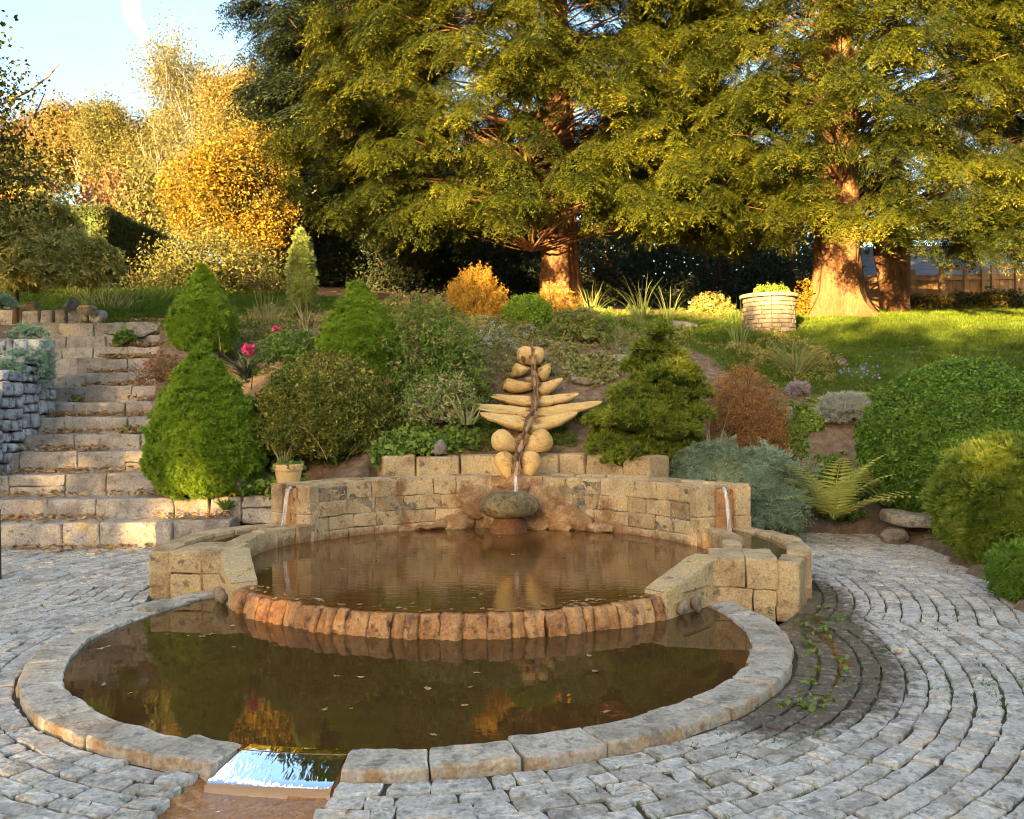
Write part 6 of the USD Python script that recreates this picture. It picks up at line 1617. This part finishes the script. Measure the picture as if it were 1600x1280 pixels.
cover('ground_cover', 'pale herbs around the pink roses', 'ground cover', [(330, 600), (440, 590), (500, 530), (420, 510), (350, 540)], 320, 'lime', SM, .75, .06)
cover('ground_cover', 'mossy green growth beside the lower cascade basins', 'ground cover', [(850, 700), (950, 700), (950, 640), (905, 650)], 380, 'moss', SM, .8, .05)
cover('ground_cover', 'moss under the basins on the left of the cascade', 'ground cover', [(700, 700), (775, 700), (775, 650), (735, 640)], 380, 'moss', SM, .8, .05)
cover('ground_cover', 'mixed herbs between the roses and the dwarf spruces', 'ground cover', [(330, 560), (470, 570), (560, 500), (420, 490)], 700, 'mixed', SM, 1.0, .08)
cover('ground_cover', 'rough autumn herbs along the lower edge of the lawn', 'ground cover', [(1080, 560), (1300, 620), (1360, 610), (1300, 560), (1200, 520)], 800, 'mixed', SM, .8, .06)
t0_ = P(410, 770, 10.9)
n = 240
pos = np.stack([rng.uniform(-3.1, -2.45, n), rng.uniform(10.8, 11.3, n), rng.uniform(.46, .62, n)], 1)
scatter('/World', 'ground_cover', ROUND, M['green'], pos, frames(rng.normal(0, .4, (n, 3)) + [0, -.4, 1]), rng.uniform(.7, 1.2, n), 'green geranium leaves around the foot of the terracotta pot', 'ground cover')

for u, v0, i, lb in ((862 / 4, 672, 5, 'green weed growing at the right end of the sixth step'), (198, 676, 5, 'small green weed left of the other one on the sixth step'), (480 / 4, 606, 7, 'dark green weed growing in the middle of the eighth step'), (340 / 4, 650, 6, 'small weed at the left end of the seventh step'), (235, 738, 3, 'dark green weed beside the front dwarf spruce on the fourth step')):
    xl, xr, y0, zt = STEP[i - 1]
    p = P(u, v0, y0 + .38)
    bush('step_weed', lb, 'plant', [p[0], y0 + .36, zt], .10, .12, 'green', [leaves(6, .05, .05, 645, .8, .5)], 26, 3, group='weeds on the steps')
# fallen leaves
def litter_leaf(seed, size):
    """One fallen leaf: a curled, lobed blade."""
    r = np.random.default_rng(seed)
    an = np.linspace(0, 2 * np.pi, 13)[:-1]
    rr = size / 2 * np.where(np.arange(12) % 2, r.uniform(.55, .72), 1.0) * r.uniform(.8, 1.1, 12) * (1 - .25 * np.abs(np.sin(an)))
    v = np.vstack([[0, 0, .004], np.stack([rr * np.cos(an), rr * np.sin(an) * .8, (rr * 2.2) ** 2 * r.uniform(.2, 1.6) + r.normal(0, .003, 12)], 1)])
    return v, np.array([[0, 1 + i, 1 + (i + 1) % 12] for i in range(12)]), np.full(13, r.random())


LIT = [litter_leaf(660 + k, .085) for k in range(8)]
pos = []
for xl, xr, y0, zt in STEP:
    x = rng.uniform(max(xl, -6.3), xr, 420)
    y = y0 + .40 - rng.random(420) ** 1.5 * .38
    w = meshkit.noise(np.stack([x * 1.6, 0 * x + zt * 5, 0 * x], -1)) > rng.random(420) * .75 + .06
    pos.append(np.stack([x, y, zt + .012 + rng.random(420) * .065], 1)[w])
x = rng.uniform(-7, -3.5, 260)
pos.append(np.stack([x, 10.42 - rng.random(260) ** 2 * .5, -.04 + rng.random(260) * .03], 1))
pos = np.vstack(pos)
scatter('/World', 'fallen_leaves', LIT, M['litter'], pos, frames(rng.normal(0, .35, pos.shape) + [0, 0, 1]), rng.uniform(.6, 1.35, len(pos)), 'dry brown leaves drifted on the treads of the stone steps', 'fallen leaves')
n = 700
px = np.stack([rng.uniform(-7, 4.2, n), rng.uniform(3, 11, n)], 1)
ok = contains_xy(FULL, px[:, 0], px[:, 1]) & (rng.random(n) < .05 + .35 * np.clip((px[:, 1] - 8) / 2.5, 0, 1))
pos = np.column_stack([px[ok], np.full(ok.sum(), PAVE_Z + .012)])
scatter('/World', 'fallen_leaves', LIT, M['litter'], pos, frames(rng.normal(0, .2, pos.shape) + [0, 0, 1]), rng.uniform(.4, .9, len(pos)), 'scattered yellow and brown leaves lying on the paving', 'fallen leaves')
n = 2200
p = np.stack([rng.uniform(-5, 7, n), rng.uniform(10.5, 16, n)], 1)
p = p[contains_xy(BED.buffer(-.15), p[:, 0], p[:, 1])]
pos = np.column_stack([p, H(p[:, 0], p[:, 1]) + .03])
scatter('/World', 'fallen_leaves', LIT, M['litter'], pos, frames(rng.normal(0, .3, pos.shape) + [0, 0, 1]), rng.uniform(.5, 1.0, len(pos)), 'brown leaves scattered over the planted bank', 'fallen leaves')
# leaves and petals on the water and lip
th = rng.uniform(132, 228, 60)
pos = np.vstack([np.column_stack([pol(th, rng.uniform(1.93, 2.10, 60)), np.full(60, .143)]), np.column_stack([pol(rng.uniform(0, 360, 14), 2.0 * np.sqrt(rng.random(14))), np.full(14, .139)]), np.column_stack([pol(rng.uniform(90, 270, 22), rng.uniform(1.0, 2.1, 22), C1), np.full(22, -.017)])])
d2 = np.hypot(*(pos[:, :2] - C2).T)
pos = pos[(d2 < 2.12) | ((d2 > 2.22) & (pos[:, 2] < 0))]
scatter('/World', 'fallen_leaves', LIT, M['litter'], pos, frames(rng.normal(0, .08, pos.shape) + [0, 0, 1]), rng.uniform(.4, .9, len(pos)), 'a few yellow leaves floating on the pools and caught on the lip', 'fallen leaves')

# grass: lawn tufts, tufts between the setts
LAWN = [blades(60, .06, .05, .008, .5, 700 + k, .16, 3) for k in range(3)]
n = 30000
p = np.stack([rng.uniform(-13, 13, n), 12 + 12.5 * rng.random(n) ** 1.2], 1)
m = (rng.random(n) < lawn_mask(p[:, 0], p[:, 1])) & contains_xy(BED, p[:, 0], p[:, 1]) & (np.abs(p[:, 0]) < .62 * p[:, 1])
p = p[m][:9000]
pos = np.column_stack([p, H(p[:, 0], p[:, 1]) + .005])
scatter('/World', 'lawn_grass', LAWN, M['grass'], pos, frames(rng.normal(0, .12, pos.shape) + [0, 0, 1]), rng.uniform(.8, 1.3, len(pos)), 'short green grass of the sloping lawn', 'grass')
TF = [blades(14, .035, .035, .007, .6, 710 + k, .035, 3) for k in range(3)]
n = 9000
p = np.stack([rng.uniform(-6, 4.5, n), rng.uniform(3, 11, n)], 1)
w = meshkit.fbm(np.column_stack([p * 1.1, np.zeros(n)]), 3, 12)
p = p[contains_xy(FULL, p[:, 0], p[:, 1]) & (w > .53) & (rng.random(n) < .6)]
pos = np.column_stack([p, np.full(len(p), PAVE_Z - .022)])
scatter('/World', 'joint_grass', TF, M['grass'], pos, frames(rng.normal(0, .2, pos.shape) + [0, 0, 1]), rng.uniform(.6, 1.2, len(pos)), 'small green tufts growing in the joints of the paving', 'grass')
n = 60
p = np.array([G(u, v0)[:2] for u, v0 in zip(rng.uniform(1190, 1330, n), rng.uniform(945, 1110, n))])
p = p[contains_xy(WET.difference(Point(*C1).buffer(2.45)), p[:, 0], p[:, 1])]
scatter('/World', 'wet_moss', ROUND, M['green'], np.column_stack([p, np.full(len(p), PAVE_Z)]), frames(rng.normal(0, .3, (len(p), 3)) + [0, 0, 1]), rng.uniform(.35, .8, len(p)), 'bright green moss cushions in the wet patch beside the right pier', 'moss')

# ------------------------------------------------------------------ the wooded rise behind the viewer, whose shadow lies over the pools
wb = thing('wood_behind', 'row of leafy trees standing behind the viewpoint', 'wood', (-8, -30, 0), kind='stuff')
n = 7600
x = rng.uniform(-72, 20, n)
top = .4 + .9 * (meshkit.fbm(np.stack([x * .35, 0 * x, 0 * x], -1), 3, 21) - .5) * 2 + np.interp(x, [-72, -27, -22.5, -19.4, -15, -12, 20], [10.2, 10.2, 9.4, 8.8, 8.7, 8.2, 8.0])
z = top * rng.random(n) ** .75
y = -30 + rng.normal(0, 2.0, n)
scatter(wb, 'foliage', [leaves(14, .55, .9, 720 + k, .6, .2) for k in range(3)], M['oak'], np.stack([x, y, z], 1), frames(rng.normal(0, .7, (n, 3)) + [0, 0, 1]), rng.uniform(.7, 1.2, n))
tk = []
for xx in np.arange(-70, 20, 4.3):
    tk.append(tube([[xx, -30, -.5], [xx + .3, -30, 4], [xx, -30, 8]], [.3, .22, .1], 8))
part(wb, 'trunks', join(tk), M['bark_grey'], kind='stuff')
n = 1500
p = np.stack([rng.uniform(3.7, 9.0, n), rng.uniform(4.0, 11.0, n)], 1)
w = meshkit.fbm(np.column_stack([p * 1.4, np.full(n, 4.0)]), 3, 16)
p = p[contains_xy(BED.buffer(-.12), p[:, 0], p[:, 1]) & (w > .44)]
pos = np.column_stack([p, H(p[:, 0], p[:, 1]) + .03])
scatter('/World', 'ground_cover', ROUND, M['green'], pos, frames(rng.normal(0, .4, pos.shape) + [0, 0, 1]), rng.uniform(.8, 1.5, len(pos)), 'low green plants on the bed beyond the right edge of the paving', 'ground cover')
